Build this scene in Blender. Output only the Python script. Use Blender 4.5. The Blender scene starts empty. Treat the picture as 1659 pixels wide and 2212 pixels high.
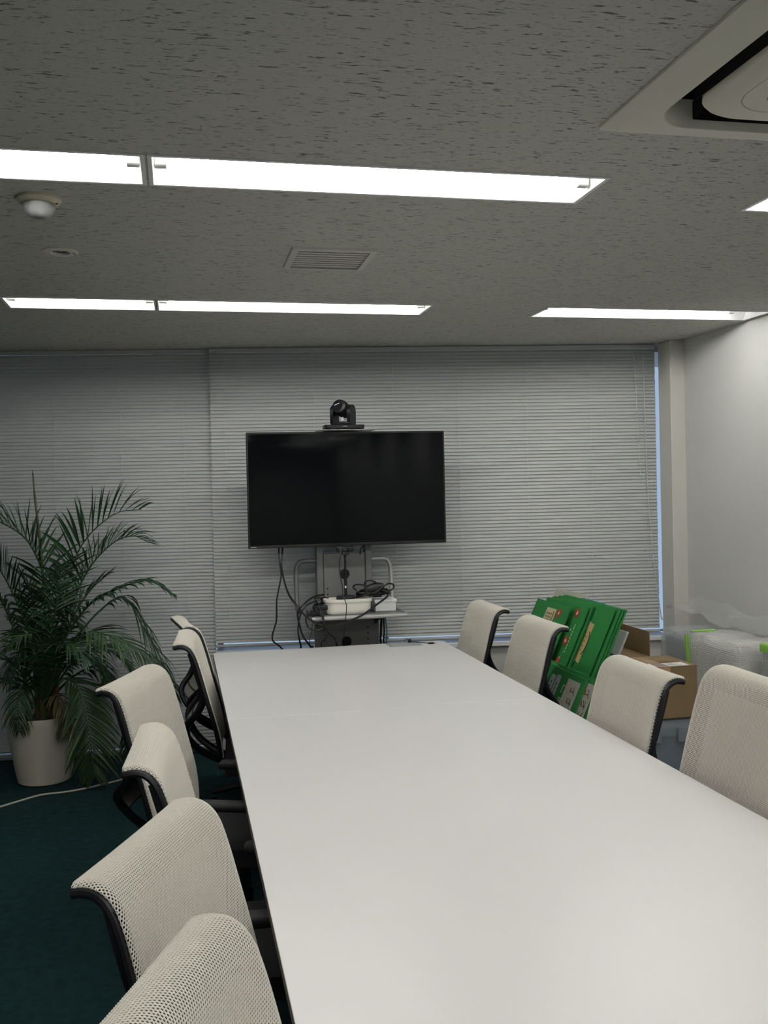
import bpy, bmesh, math, random
import numpy as np
from mathutils import Vector, Matrix
random.seed(7)
PI = math.pi
scene = bpy.context.scene
C = scene.collection
W, H = 1659, 2212
# ------------------------------------------------------------------ camera
F, YAW, PITCH, ROLL, CY = 2082.0, .210575, -.010505, -.0222535, 1080.54
CAMZ = 1.56
def _axes():
    cy, sy, cp, sp = math.cos(YAW), math.sin(YAW), math.cos(PITCH), math.sin(PITCH)
    f = Vector((sy*cp, cy*cp, sp)); r = Vector((cy, -sy, 0)); u = r.cross(f)
    c, s = math.cos(ROLL), math.sin(ROLL)
    return c*r+s*u, -s*r+c*u, f
AR, AU, AF = _axes()
EYE = Vector((0, 0, CAMZ))
cam = bpy.data.cameras.new('camera'); camo = bpy.data.objects.new('camera', cam); C.objects.link(camo)
cam.sensor_fit = 'VERTICAL'; cam.sensor_height = 36; cam.sensor_width = 27
cam.lens = F/H*36; cam.shift_y = (CY-H/2)/H; cam.clip_start = .02
mw = Matrix((AR, AU, -AF)).transposed().to_4x4(); mw.translation = EYE; camo.matrix_world = mw
scene.camera = camo
# ------------------------------------------------------------------ world, exposure
wd = bpy.data.worlds.new('dusk_sky'); scene.world = wd; wd.use_nodes = True
bg = wd.node_tree.nodes['Background']; bg.inputs[0].default_value = (.39, .49, .66, 1); bg.inputs[1].default_value = 1.15
scene.view_settings.view_transform = 'Standard'; scene.view_settings.look = 'None'
scene.view_settings.exposure = 0; scene.view_settings.gamma = 1; scene.view_settings.use_curve_mapping = False
TUBE_POWER = 56.0
scene.cycles.max_bounces = 8; scene.cycles.diffuse_bounces = 4; scene.cycles.caustics_reflective = False; scene.cycles.caustics_refractive = False
# ------------------------------------------------------------------ pixel helpers (a pixel gives a direction; a known plane gives the distance)
def ray(x, y): return AR*((x-W/2)/F) + AU*(-(y-CY)/F) + AF
def ony(x, y, Y): r = ray(x, y); return EYE + r*(Y/r.y)
def onx(x, y, X): r = ray(x, y); return EYE + r*(X/r.x)
def onz(x, y, Z): r = ray(x, y); return EYE + r*((Z-CAMZ)/r.z)
def onp(x, y, p, n): r = ray(x, y); return EYE + r*((p-EYE).dot(n)/r.dot(n))
# ------------------------------------------------------------------ materials
MATS = {}
def mat(name, col, rough=.6, metal=0, spec=.5, noise=None, bump=None, emit=None, coat=0, alpha=None, sheen=0):
    """noise=(scale, amount, detail) value variation; bump=(scale, strength, distance)"""
    if name in MATS: return MATS[name]
    m = bpy.data.materials.new(name); m.use_nodes = True; nt = m.node_tree; N = nt.nodes; L = nt.links
    b = N['Principled BSDF']; b.inputs['Base Color'].default_value = (*col, 1)
    b.inputs['Roughness'].default_value = rough; b.inputs['Metallic'].default_value = metal
    b.inputs['Specular IOR Level'].default_value = spec; b.inputs['Coat Weight'].default_value = coat
    if sheen: b.inputs['Sheen Weight'].default_value = sheen
    if emit: b.inputs['Emission Color'].default_value = (*emit[0], 1); b.inputs['Emission Strength'].default_value = emit[1]
    tc = N.new('ShaderNodeTexCoord')
    if noise:
        n = N.new('ShaderNodeTexNoise'); n.inputs['Scale'].default_value = noise[0]; n.inputs['Detail'].default_value = noise[2] if len(noise) > 2 else 3
        L.new(tc.outputs['Object'], n.inputs['Vector'])
        mr = N.new('ShaderNodeMapRange'); mr.inputs[1].default_value = .25; mr.inputs[2].default_value = .75
        mr.inputs[3].default_value = 1-noise[1]; mr.inputs[4].default_value = 1+noise[1]; L.new(n.outputs[0], mr.inputs[0])
        mx = N.new('ShaderNodeVectorMath'); mx.operation = 'SCALE'; mx.inputs[0].default_value = col; L.new(mr.outputs[0], mx.inputs['Scale'])
        L.new(mx.outputs[0], b.inputs['Base Color'])
    if bump:
        n = N.new('ShaderNodeTexNoise'); n.inputs['Scale'].default_value = bump[0]; n.inputs['Detail'].default_value = 4
        L.new(tc.outputs['Object'], n.inputs['Vector'])
        bp = N.new('ShaderNodeBump'); bp.inputs['Strength'].default_value = bump[1]; bp.inputs['Distance'].default_value = bump[2]
        L.new(n.outputs[0], bp.inputs['Height']); L.new(bp.outputs[0], b.inputs['Normal'])
    if alpha is not None: b.inputs['Alpha'].default_value = alpha
    MATS[name] = m; return m
def mat_ceiling():
    m = bpy.data.materials.new('fissured_tile'); m.use_nodes = True; nt = m.node_tree; N = nt.nodes; L = nt.links
    b = N['Principled BSDF']; b.inputs['Roughness'].default_value = .9; b.inputs['Specular IOR Level'].default_value = .15
    tc = N.new('ShaderNodeTexCoord')
    def fis(sx, sy, lo, hi, seed):
        mp = N.new('ShaderNodeMapping'); mp.inputs['Scale'].default_value = (sx, sy, 1); mp.inputs['Location'].default_value = (seed, seed*.7, 0)
        L.new(tc.outputs['Object'], mp.inputs[0])
        n = N.new('ShaderNodeTexNoise'); n.inputs['Scale'].default_value = 1; n.inputs['Detail'].default_value = 2.5; n.inputs['Roughness'].default_value = .55
        n.inputs['Distortion'].default_value = .35
        L.new(mp.outputs[0], n.inputs['Vector'])
        r = N.new('ShaderNodeMapRange'); r.inputs[1].default_value = lo; r.inputs[2].default_value = hi; L.new(n.outputs[0], r.inputs[0])
        return r.outputs[0]
    a = fis(30, 150, .615, .665, 3.1); c = fis(75, 300, .60, .70, 11.3)
    mx = N.new('ShaderNodeMath'); mx.operation = 'MULTIPLY_ADD'; L.new(c, mx.inputs[0]); mx.inputs[1].default_value = .55; L.new(a, mx.inputs[2]); mx.use_clamp = True
    mc = N.new('ShaderNodeMix'); mc.data_type = 'RGBA'; mc.inputs['A'].default_value = (.55, .545, .51, 1); mc.inputs['B'].default_value = (.16, .155, .14, 1)
    L.new(mx.outputs[0], mc.inputs['Factor']); L.new(mc.outputs['Result'], b.inputs['Base Color'])
    inv = N.new('ShaderNodeMath'); inv.operation = 'SUBTRACT'; inv.inputs[0].default_value = 1; L.new(mx.outputs[0], inv.inputs[1])
    bp = N.new('ShaderNodeBump'); bp.inputs['Strength'].default_value = .5; bp.inputs['Distance'].default_value = .003
    L.new(inv.outputs[0], bp.inputs['Height']); L.new(bp.outputs[0], b.inputs['Normal'])
    return m
def mat_thin(name, col, trans, rough=.3, bump=None):
    """thin film: part clear, part pale glossy plastic"""
    m = bpy.data.materials.new(name); m.use_nodes = True; nt = m.node_tree; N = nt.nodes; L = nt.links
    b = N['Principled BSDF']; b.inputs['Base Color'].default_value = (*col, 1); b.inputs['Roughness'].default_value = rough
    t = N.new('ShaderNodeBsdfTransparent'); mx = N.new('ShaderNodeMixShader'); mx.inputs[0].default_value = trans
    L.new(b.outputs[0], mx.inputs[1]); L.new(t.outputs[0], mx.inputs[2]); L.new(mx.outputs[0], N['Material Output'].inputs[0])
    if bump:
        tc = N.new('ShaderNodeTexCoord'); v = N.new('ShaderNodeTexVoronoi'); v.inputs['Scale'].default_value = bump[0]; v.inputs['Randomness'].default_value = .35
        L.new(tc.outputs['Object'], v.inputs['Vector'])
        bp = N.new('ShaderNodeBump'); bp.inputs['Strength'].default_value = bump[1]; bp.inputs['Distance'].default_value = .004; bp.invert = True
        L.new(v.outputs['Distance'], bp.inputs['Height']); L.new(bp.outputs[0], b.inputs['Normal'])
    return m
M = dict(
    ceiling=mat_ceiling(),
    wall=mat('wall_paint', (.66, .655, .63), .75, spec=.3, noise=(2.5, .02), bump=(420, .12, .002)),
    pillar=mat('pillar_paint', (.66, .645, .59), .6),
    carpet=mat('carpet', (.016, .050, .052), .95, spec=.1, noise=(26, .22, 6), bump=(900, .9, .006)),
    white_metal=mat('white_enamel', (.84, .84, .83), .35),
    tube=mat('lit_tube', (1, 1, 1), .4, emit=((1.0, .985, .950), TUBE_POWER)),
    socket=mat('lamp_socket', (.7, .7, .7), .5),
    blind=mat('blind_enamel', (.485, .50, .485), .42),
    rail=mat('blind_rail', (.46, .475, .465), .5),
    cord=mat('blind_cord', (.56, .58, .57), .8),
    table=mat('table_laminate', (.80, .79, .765), .32, spec=.35, noise=(1.2, .012)),
    table_edge=mat('table_edging', (.10, .085, .075), .6),
    black=mat('black_plastic', (.008, .008, .010), .38, spec=.35),
    blacksoft=mat('black_rubber', (.012, .012, .013), .6, spec=.3),
    dark=mat('dark_void', (.004, .004, .004), .9),
    mesh=mat('knit_mesh', (.715, .685, .605), .8, spec=.2),
    shell=mat('back_panel', (.33, .315, .28), .75),
    seat=mat('seat_fabric', (.009, .009, .010), .9, noise=(300, .3)),
    chrome=mat('castor_metal', (.5, .5, .5), .3, metal=1),
    screen=mat('tv_glass', (.002, .0025, .003), .055, spec=.20),
    bezel=mat('tv_bezel', (.006, .006, .007), .3),
    cart=mat('cart_steel', (.13, .135, .135), .45, metal=.25),
    cartlight=mat('cart_panel', (.125, .128, .125), .5),
    silver=mat('cart_silver', (.40, .40, .39), .35, metal=.5),
    bin=mat('bin_plastic', (.80, .78, .70), .45),
    whitebox=mat('white_plastic', (.82, .83, .83), .4),
    cream=mat('aged_plastic', (.66, .60, .46), .5),
    ac=mat('aircon_plastic', (.70, .67, .585), .45),
    acgrille=mat('aircon_grille', (.36, .30, .24), .6),
    vent=mat('vent_metal', (.60, .585, .54), .5),
    lumbar=mat('lumbar_strip', (.52, .50, .44), .7),
    glassdome=mat('frosted_dome', (.22, .225, .22), .3, spec=.4),
    reflector=mat('lamp_reflector', (.75, .75, .75), .12, metal=1),
    pot=mat('pot_plastic', (.66, .61, .50), .5, bump=(60, .05, .002)),
    soil=mat('bark_soil', (.05, .03, .018), .95, noise=(60, .5), bump=(80, 1, .01)),
    leaf=mat('palm_leaf', (.018, .054, .020), .42, spec=.35, noise=(9, .45)),
    leaf2=mat('palm_leaf_light', (.030, .072, .024), .45, spec=.35, noise=(9, .4)),
    leafdry=mat('palm_leaf_dry', (.10, .085, .035), .6, noise=(9, .4)),
    stem=mat('palm_stem', (.055, .075, .022), .6, noise=(12, .4)),
    trunk=mat('palm_sheath', (.085, .045, .025), .8, noise=(30, .5)),
    cablew=mat('white_cable', (.50, .50, .44), .6),
    carton=mat('cardboard', (.20, .142, .075), .85, spec=.15, noise=(14, .07)),
    cartonin=mat('cardboard_inside', (.23, .13, .065), .9, spec=.1),
    tape=mat('packing_tape', (.42, .27, .16), .25),
    paper=mat('paper_label', (.72, .72, .70), .7, noise=(70, .12)),
    green=mat('green_board', (.022, .190, .042), .6, spec=.25, noise=(3, .05)),
    greenedge=mat('green_board_edge', (.018, .15, .032), .7),
    blue=mat('blue_board', (.012, .16, .27), .6),
    beige=mat('beige_board', (.50, .50, .42), .7),
    greylabel=mat('grey_label', (.42, .45, .46), .5),
    ink=mat('black_ink', (.015, .018, .016), .6),
    inkgreen=mat('dark_green_ink', (.012, .07, .03), .6),
    red=mat('red_print', (.36, .035, .012), .6),
    white=mat('white_print', (.62, .65, .58), .6),
    cream_label=mat('cream_label', (.58, .54, .33), .6),
    kraft=mat('kraft_tape', (.52, .38, .16), .6),
    bubble=mat_thin('bubble_wrap', (.86, .86, .83), .42, .2, (100, 1.0)),
    bubble2=mat_thin('bubble_wrap_thin', (.72, .76, .76), .62, .2, (100, 1.0)),
    film=mat_thin('clear_film', (.74, .76, .76), .72, .2, (60, .5)),
    foam=mat_thin('foam_sheet', (.66, .70, .66), .15, .6),
    gtape=mat('green_tape', (.30, .60, .09), .45),
    panelgrey=mat('wrapped_panel', (.22, .25, .26), .6, noise=(7, .35)),
    panelwhite=mat('wrapped_white_panel', (.74, .72, .65), .6),
    tub=mat_thin('storage_tub', (.30, .34, .38), .45, .35),
    tubin=mat('tub_contents', (.05, .075, .13), .7, noise=(8, .5)),
    frame=mat('window_aluminium', (.45, .46, .46), .4, metal=.5),
    usb=mat('usb_metal', (.6, .6, .58), .3, metal=1),
    lens=mat('camera_lens', (.01, .011, .014), .05, spec=.5),
    docpaper=mat_thin('clear_sleeve', (.66, .67, .67), .45, .25),
)
def mat_glass():
    m = bpy.data.materials.new('window_glass'); m.use_nodes = True; nt = m.node_tree; N = nt.nodes; L = nt.links
    N.remove(N['Principled BSDF']); t = N.new('ShaderNodeBsdfTransparent'); g = N.new('ShaderNodeBsdfGlossy'); g.inputs['Roughness'].default_value = .02
    f = N.new('ShaderNodeFresnel'); f.inputs[0].default_value = 1.45; mx = N.new('ShaderNodeMixShader')
    L.new(f.outputs[0], mx.inputs[0]); L.new(t.outputs[0], mx.inputs[1]); L.new(g.outputs[0], mx.inputs[2]); L.new(mx.outputs[0], N['Material Output'].inputs[0])
    t.inputs[0].default_value = (.9, .94, .96, 1); return m
M['glass'] = mat_glass()
# ------------------------------------------------------------------ mesh helpers
class MB:
    """collects verts and faces of ONE part"""
    def __init__(s): s.v = []; s.f = []
    def add(s, vs, fs):
        o = len(s.v); s.v += [tuple(p) for p in vs]; s.f += [tuple(i+o for i in q) for q in fs]; return s
    def box(s, x0, x1, y0, y1, z0, z1, mt=None):
        vs = [Vector((x, y, z)) for x in (x0, x1) for y in (y0, y1) for z in (z0, z1)]
        if mt is not None: vs = [mt @ p for p in vs]
        return s.add(vs, [(0, 1, 3, 2), (4, 6, 7, 5), (0, 4, 5, 1), (2, 3, 7, 6), (0, 2, 6, 4), (1, 5, 7, 3)])
    def rbox(s, x0, x1, y0, y1, z0, z1, r, seg=2, mt=None):
        bm = bmesh.new(); bmesh.ops.create_cube(bm, size=1)
        for v in bm.verts: v.co = Vector(((x0+x1)/2+v.co.x*(x1-x0), (y0+y1)/2+v.co.y*(y1-y0), (z0+z1)/2+v.co.z*(z1-z0)))
        bmesh.ops.bevel(bm, geom=bm.edges[:], offset=r, segments=seg, affect='EDGES', profile=.5)
        bm.verts.index_update()
        vs = [mt @ v.co if mt is not None else v.co.copy() for v in bm.verts]; fs = [tuple(v.index for v in f.verts) for f in bm.faces]; bm.free()
        return s.add(vs, fs)
    def tube(s, pts, r, n=8, cap=True, flat=None):
        """r number or list; flat=(sx) scales the ring sideways"""
        pts = [Vector(p) for p in pts]; k = len(pts); rs = r if isinstance(r, (list, tuple)) else [r]*k
        vs = []; up = None
        for i, p in enumerate(pts):
            t = (pts[min(i+1, k-1)]-pts[max(i-1, 0)]).normalized()
            if up is None: up = Vector((0, 0, 1)) if abs(t.z) < .9 else Vector((1, 0, 0))
            a = t.cross(up)
            if a.length < 1e-5: a = t.orthogonal()
            a.normalize(); b = a.cross(t); up = b
            for j in range(n):
                an = 2*PI*j/n; vs.append(p+(a*math.cos(an)*(flat or 1)+b*math.sin(an))*rs[i])
        fs = [(i*n+j, i*n+(j+1) % n, (i+1)*n+(j+1) % n, (i+1)*n+j) for i in range(k-1) for j in range(n)]
        if cap: fs += [tuple(range(n-1, -1, -1)), tuple((k-1)*n+j for j in range(n))]
        return s.add(vs, fs)
    def lathe(s, prof, n=32, c=(0, 0, 0), mt=None, close=True):
        vs = []
        for (r, z) in prof:
            for j in range(n):
                a = 2*PI*j/n; p = Vector((c[0]+r*math.cos(a), c[1]+r*math.sin(a), c[2]+z)); vs.append(mt @ p if mt is not None else p)
        k = len(prof); fs = [(i*n+j, i*n+(j+1) % n, (i+1)*n+(j+1) % n, (i+1)*n+j) for i in range(k-1) for j in range(n)]
        if close: fs += [tuple(range(n-1, -1, -1)), tuple((k-1)*n+j for j in range(n))]
        return s.add(vs, fs)
    def prism(s, poly, z0, z1, mt=None):
        k = len(poly); vs = [Vector((x, y, z0)) for x, y in poly]+[Vector((x, y, z1)) for x, y in poly]
        if mt is not None: vs = [mt @ p for p in vs]
        return s.add(vs, [tuple(range(k-1, -1, -1)), tuple(range(k, 2*k))]+[(i, (i+1) % k, (i+1) % k+k, i+k) for i in range(k)])
    def grid(s, fn, nu, nv):
        vs = [fn(i/nu, j/nv) for i in range(nu+1) for j in range(nv+1)]
        return s.add(vs, [(i*(nv+1)+j, (i+1)*(nv+1)+j, (i+1)*(nv+1)+j+1, i*(nv+1)+j+1) for i in range(nu) for j in range(nv)])
    def mesh(s, name, m, smooth=False):
        me = bpy.data.meshes.new(name); me.from_pydata(s.v, [], s.f); me.update()
        if m is not None: me.materials.append(m)
        bm = bmesh.new(); bm.from_mesh(me); bmesh.ops.recalc_face_normals(bm, faces=bm.faces[:]); bm.to_mesh(me); bm.free()
        if smooth:
            me.polygons.foreach_set('use_smooth', [True]*len(me.polygons))
            try: me.set_sharp_from_angle(angle=math.radians(38))
            except Exception: pass
        return me
    def obj(s, name, m, parent=None, smooth=False, mw=None):
        o = bpy.data.objects.new(name, s.mesh(name, m, smooth)); C.objects.link(o)
        if parent is not None: o.parent = parent
        if mw is not None: o.matrix_local = mw
        return o
def thing(name, label, cat, loc=(0, 0, 0), rz=0, group=None):
    o = bpy.data.objects.new(name, None); C.objects.link(o); o.location = loc; o.rotation_euler = (0, 0, rz)
    o.empty_display_size = .1; o['label'] = label; o['category'] = cat
    if group: o['group'] = group
    return o
def tag(o, label, cat, group=None):
    o['label'] = label; o['category'] = cat
    if group: o['group'] = group
    return o
def struct(o): o['kind'] = 'structure'; return o
def link(name, me, parent=None, loc=None, rot=None):
    o = bpy.data.objects.new(name, me); C.objects.link(o)
    if parent is not None: o.parent = parent
    if loc is not None: o.location = loc
    if rot is not None: o.rotation_euler = rot
    return o
def spline(P, n=8):
    """Catmull-Rom through the points"""
    P = [Vector(p) for p in P]; Q = [P[0]*2-P[1]]+P+[P[-1]*2-P[-2]]; out = []
    for i in range(1, len(Q)-2):
        for k in range(n):
            t = k/n; a, b, c, d = Q[i-1:i+3]
            out.append(.5*((2*b)+(c-a)*t+(2*a-5*b+4*c-d)*t*t+(3*b-a-3*c+d)*t**3))
    return out+[P[-1]]
def copy_tree(o, parent=None):
    c = o.copy(); C.objects.link(c); c.parent = parent
    for ch in [x for x in o.children]: copy_tree(ch, c)
    return c
# ================================================================== THE ROOM
CH = CAMZ+.87                                  # ceiling height
RX, LX, BY = 3.02, -4.2, -8.6                 # right wall, left wall, wall behind
WA = math.radians(-7.09)                       # the window wall stands askew to the table
WO = Vector((.2, 5.865, 0)); WD = Vector((math.cos(WA), math.sin(WA), 0)); WN = Vector((-math.sin(WA), math.cos(WA), 0))
WM = Matrix.Translation(WO) @ Matrix.Rotation(WA, 4, 'Z')     # local x along the wall, local y outwards
struct(MB().box(LX-.2, RX+.6, BY-.2, 6.6, -.06, 0).obj('floor', M['carpet']))
# ceiling with cut-outs
ROWS = [2.656, 4.53, .783, -1.09, -2.96, -4.83, -6.70]
FIX = []                                       # x0,x1,row y,label
def fx(x0, x1, y, lab): FIX.append((x0, x1, y, lab))
fx(-.70, -.075, ROWS[0], 'short recessed fluorescent light with a lit tube above the domed sensor')
fx(-.045, 1.205, ROWS[0], 'long recessed fluorescent light with its bare lit tube showing, beside the air conditioner')
fx(1.79, 2.98, ROWS[0], 'recessed fluorescent light past the air conditioner, against the right-hand wall')
fx(-.72, -.085, ROWS[1], 'short recessed fluorescent light close to the blinds on the palm side')
fx(-.065, 1.19, ROWS[1], 'long recessed fluorescent light close to the blinds over the television')
fx(1.785, 2.98, ROWS[1], 'long recessed fluorescent light close to the blinds, ending at the plain wall')
for r in (2, 3, 4, 5, 6):
    w = 'in the %s row counted from the blinds' % ('third', 'fourth', 'fifth', 'sixth', 'seventh')[r-2]
    fx(-.70, -.075, ROWS[r], 'short recessed fluorescent light '+w)
    fx(-.045, 1.205, ROWS[r], 'long recessed fluorescent light '+w)
    fx(1.79, 2.98, ROWS[r], 'recessed fluorescent light by the plain wall '+w)
HW = .112
ACX, ACY, ACS = 1.017, 1.238, .95
VX0, VX1, VY0, VY1 = .416, .731, 3.417, 3.72
DLX, DLY = -.386, 3.58
holes = [(a, b, y-HW, y+HW) for a, b, y, _ in FIX]+[(ACX+.08, ACX+ACS-.08, ACY+.08, ACY+ACS-.08), (VX0+.02, VX1-.02, VY0+.02, VY1-.02), (DLX-.04, DLX+.04, DLY-.04, DLY+.04)]
xs = sorted({LX-.1, RX+.6, *[h[0] for h in holes], *[h[1] for h in holes]}); ys = sorted({BY-.1, 6.6, *[h[2] for h in holes], *[h[3] for h in holes]})
cb = MB()
for i in range(len(xs)-1):
    for j in range(len(ys)-1):
        cx, cyy = (xs[i]+xs[i+1])/2, (ys[j]+ys[j+1])/2
        if any(h[0] < cx < h[1] and h[2] < cyy < h[3] for h in holes): continue
        cb.add([(xs[i], ys[j], CH), (xs[i+1], ys[j], CH), (xs[i+1], ys[j+1], CH), (xs[i], ys[j+1], CH)], [(0, 3, 2, 1)])
bm = bmesh.new(); me = bpy.data.meshes.new('ceiling'); me.from_pydata(cb.v, [], cb.f); bm.from_mesh(me)
bmesh.ops.remove_doubles(bm, verts=bm.verts[:], dist=1e-5); bm.to_mesh(me); bm.free(); me.materials.append(M['ceiling'])
struct(link('ceiling', me))
struct(MB().box(LX-.2, RX+.6, BY-.2, 6.6, CH+.25, CH+.3).obj('sky_block_slab', M['wall']))  # unseen slab added above the ceiling to stop sky light leaking in
struct(MB().box(RX, RX+.12, BY, 5.34, 0, CH).obj('wall_right', M['wall']))
struct(MB().box(LX-.12, LX, BY, 6.5, 0, CH).obj('wall_left', M['wall']))
struct(MB().box(LX-.12, RX+.12, BY-.12, BY, 0, CH).obj('wall_back', M['wall']))
# pillar that ends the partition, short of the window
struct(MB().rbox(2.928, RX+.118, 5.34, 5.49, 0, CH, .004, 1).obj('wall_corner', M['pillar']))
struct(MB().box(3.30, 3.36, 5.34, 5.62, 0, CH).obj('wall_end', M['wall']))
o = struct(MB().box(RX-.004, RX, BY, 5.34, 0, .06).obj('baseboard_right', M['blacksoft']))
# window wall: parapet under the right-hand window, sill, frames and panes
SILLZ = .617
o = struct(MB().box(.0, 3.12, .0, .16, 0, SILLZ-.03).obj('wall_window', M['wall'])); o.matrix_world = WM
o = struct(MB().rbox(-.0, 2.80, -.035, .16, SILLZ-.028, SILLZ, .003, 1).obj('trim_1', M['whitebox'])); o.matrix_world = WM
def window(name, u0, u1, z0, z1, muls, lab=None):
    w = MB().box(u0, u1, .145, .18, z0, z0+.010).box(u0, u1, .13, .19, z1-.03, z1).box(u0, u0+.035, .13, .19, z0, z1).box(u1-.035, u1, .13, .19, z0, z1)
    wo = struct(w.obj(name, M['frame'])); wo.matrix_world = WM
    ed = [u0+.035]+muls+[u1-.035]
    for m_ in muls: MB().box(m_-.018, m_+.018, .135, .185, z0+.010, z1-.03).obj('mullion', M['frame'], wo)
    for a, b in zip(ed[:-1], ed[1:]):
        MB().box(a, b, .158, .163, z0+.006, z1-.02).obj('pane', M['glass'], wo)
    return wo
window('window_1', .0, 3.12, SILLZ, CH, [1.04, 2.08])
window('window_2', -4.6, -.01, .0, CH, [-3.4, -2.7, -1.35])
o = struct(MB().rbox(-4.6, -.0, .05, .13, 0, .02, .003, 1).obj('trim_2', M['frame'])); o.matrix_world = WM
# ------------------------------------------------------------------ venetian blinds
def slat_mesh(wid, tilt, crown=.0022, n=5):
    L_ = 1.0; b = MB(); vs = []
    for k in range(n+1):
        a = (k/n-.5)*wid; h = crown*(1-(2*k/n-1)**2)
        # a runs from the room side (low) to the window side (high); crown bulges to the room
        y = a*math.cos(tilt)-h*math.sin(tilt); z = a*math.sin(tilt)+h*math.cos(tilt)
        vs.append((y, z))
    for x in (0, L_): b.v += [(x, y, z) for y, z in vs]
    b.f = [(k, k+1, n+1+k+1, n+1+k) for k in range(n)]
    return b
def blind(name, label, u0, u1, v, ztop, zbot, cords, tilt, wand=None):
    t = thing(name, label, 'blind'); t.matrix_world = WM @ Matrix.Translation((0, v, 0))
    MB().rbox(u0, u1, -.014, .014, ztop-.026, ztop, .003, 1).obj('headrail', M['rail'], t)
    MB().rbox(u0, u1, -.012, .012, zbot, zbot+.016, .005, 2).obj('bottom_rail', M['rail'], t)
    b = slat_mesh(.025, tilt)
    b.v = [(u0+x*(u1-u0), y, z) for x, y, z in b.v]
    me = b.mesh('slat', M['blind'], True)
    pitch = .0211; z = ztop-.026-.014
    while z > zbot+.026:
        o = link('slat', me, t, (random.uniform(-.0012, .0012), 0, z), (random.uniform(-.03, .03), 0, random.uniform(-.0002, .0002)))
        z -= pitch
    for c in cords:
        MB().box(c-.0008, c+.0008, -.0150, -.0138, zbot+.012, ztop-.026).obj('ladder_cord', M['cord'], t)
        MB().rbox(c-.008, c+.008, -.0145, -.009, zbot+.003, zbot+.013, .002, 1).obj('cord_button', M['rail'], t)
    return t
b1 = blind('venetian_blind', 'wide pale grey venetian blind behind the television, ending above the white sill', .004, 2.738, -.018, CH-.004, .640, [.09, .62, 1.10, 1.50, 1.92, 2.32, 2.66], math.radians(65))
b2 = blind('venetian_blind', 'bluish grey venetian blind reaching down to the carpet behind the palm', -2.66, .0, .03, CH-.001, .028, [-2.2, -1.78, -1.30, -.92, -.53, -.16], math.radians(66))
MB().tube(spline([(2.655, -.03, CH-.10), (2.66, -.032, CH-.5), (2.672, -.034, CH-1.0), (2.70, -.035, 1.05), (2.738, -.036, .72)]), .0028, 6).obj('pull_cord', M['cord'], b1, True)
MB().tube([(2.60, -.03, CH-.05), (2.61, -.032, CH-.45), (2.625, -.033, CH-.85)], .0035, 6).obj('tilt_wand', M['film'], b1, True)
MB().tube(spline([(2.74, -.03, .74), (2.765, -.03, .68), (2.79, -.02, .63), (2.80, -.02, .62)]), .0022, 6).obj('loose_cord', M['cord'], b1, True)
# ------------------------------------------------------------------ ceiling fixtures
def fixture(x0, x1, y, label):
    t = thing('ceiling_light', label, 'light', ((x0+x1)/2, y, CH), 0, 'recessed ceiling lights')
    h = (x1-x0)/2; d = .085; iw = .05
    # housing: sloping reflector sides, flat top, end plates, thin flange under the ceiling
    b = MB(); P = [(-HW, 0), (-iw-.012, d), (iw+.012, d), (HW, 0)]
    for (ya, za), (yb, zb) in zip(P[:-1], P[1:]):
        b.add([(-h, ya, za), (h, ya, za), (h, yb, zb), (-h, yb, zb)], [(0, 1, 2, 3)])
    for s in (-h, h): b.add([(s, *p) for p in P], [(0, 1, 2, 3)])
    b.obj('housing', M['white_metal'], t)
    f = MB(); e = .012
    f.box(-h-e, h+e, -HW-e, -HW, -.004, .0).box(-h-e, h+e, HW, HW+e, -.004, .0).box(-h-e, -h, -HW, HW, -.004, .0).box(h, h+e, -HW, HW, -.004, .0)
    f.obj('flange', M['white_metal'], t)
    g = .045; gr = .17 if x1 > 2.9 else g          # the tube stops short of the wall
    MB().tube([(-h+g, 0, .021), (-h+g+.004, 0, .021), (h-gr-.004, 0, .021), (h-gr, 0, .021)], [.010, .0135, .0135, .010], 12).obj('tube_lamp', M['tube'], t, True)
    for s in (-1, 1):
        k = g if s < 0 else gr
        MB().rbox(min(s*(h-k+.042), s*(h-k+.006)), max(s*(h-k+.042), s*(h-k+.006)), -.014, .014, .008, .05, .003, 1).obj('lamp_holder', M['socket'], t)
    return t
for a in FIX: fixture(*a)
# ------------------------------------------------------------------ ceiling cassette air conditioner
def rrect(x0, x1, y0, y1, r, n=8):
    out = []
    for cx, cy, a0 in ((x1-r, y1-r, 0), (x0+r, y1-r, 90), (x0+r, y0+r, 180), (x1-r, y0+r, 270)):
        for k in range(n+1):
            a = math.radians(a0+90*k/n); out.append((cx+r*math.cos(a), cy+r*math.sin(a)))
    return out
def ring(outer, inner, z):
    b = MB(); k = len(outer); b.v = [(x, y, z) for x, y in outer]+[(x, y, z) for x, y in inner]
    b.f = [(i, (i+1) % k, (i+1) % k+k, i+k) for i in range(k)]; return b
def loft(loops):
    b = MB(); k = len(loops[0][0])
    for lp, z in loops: b.v += [(x, y, z) for x, y in lp]
    for j in range(len(loops)-1): b.f += [(j*k+i, j*k+(i+1) % k, (j+1)*k+(i+1) % k, (j+1)*k+i) for i in range(k)]
    return b
ac = thing('air_conditioner', 'cream ceiling cassette air conditioner with dark air slots and ribbed grille', 'air conditioner', (ACX+ACS/2, ACY+ACS/2, CH))
S2 = ACS/2
sq = lambda i, r: rrect(-S2+i, S2-i, -S2+i, S2-i, r)
loft([(sq(0, .012), -.001), (sq(.002, .012), -.007), (sq(.03, .02), -.020), (sq(.086, .11), -.024), (sq(.088, .11), -.021), (sq(.10, .11), .05)]).obj('panel_frame', M['ac'], ac, True)
MB().prism(sq(.075, .1), .048, .052).obj('slot_back', M['dark'], ac)
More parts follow.
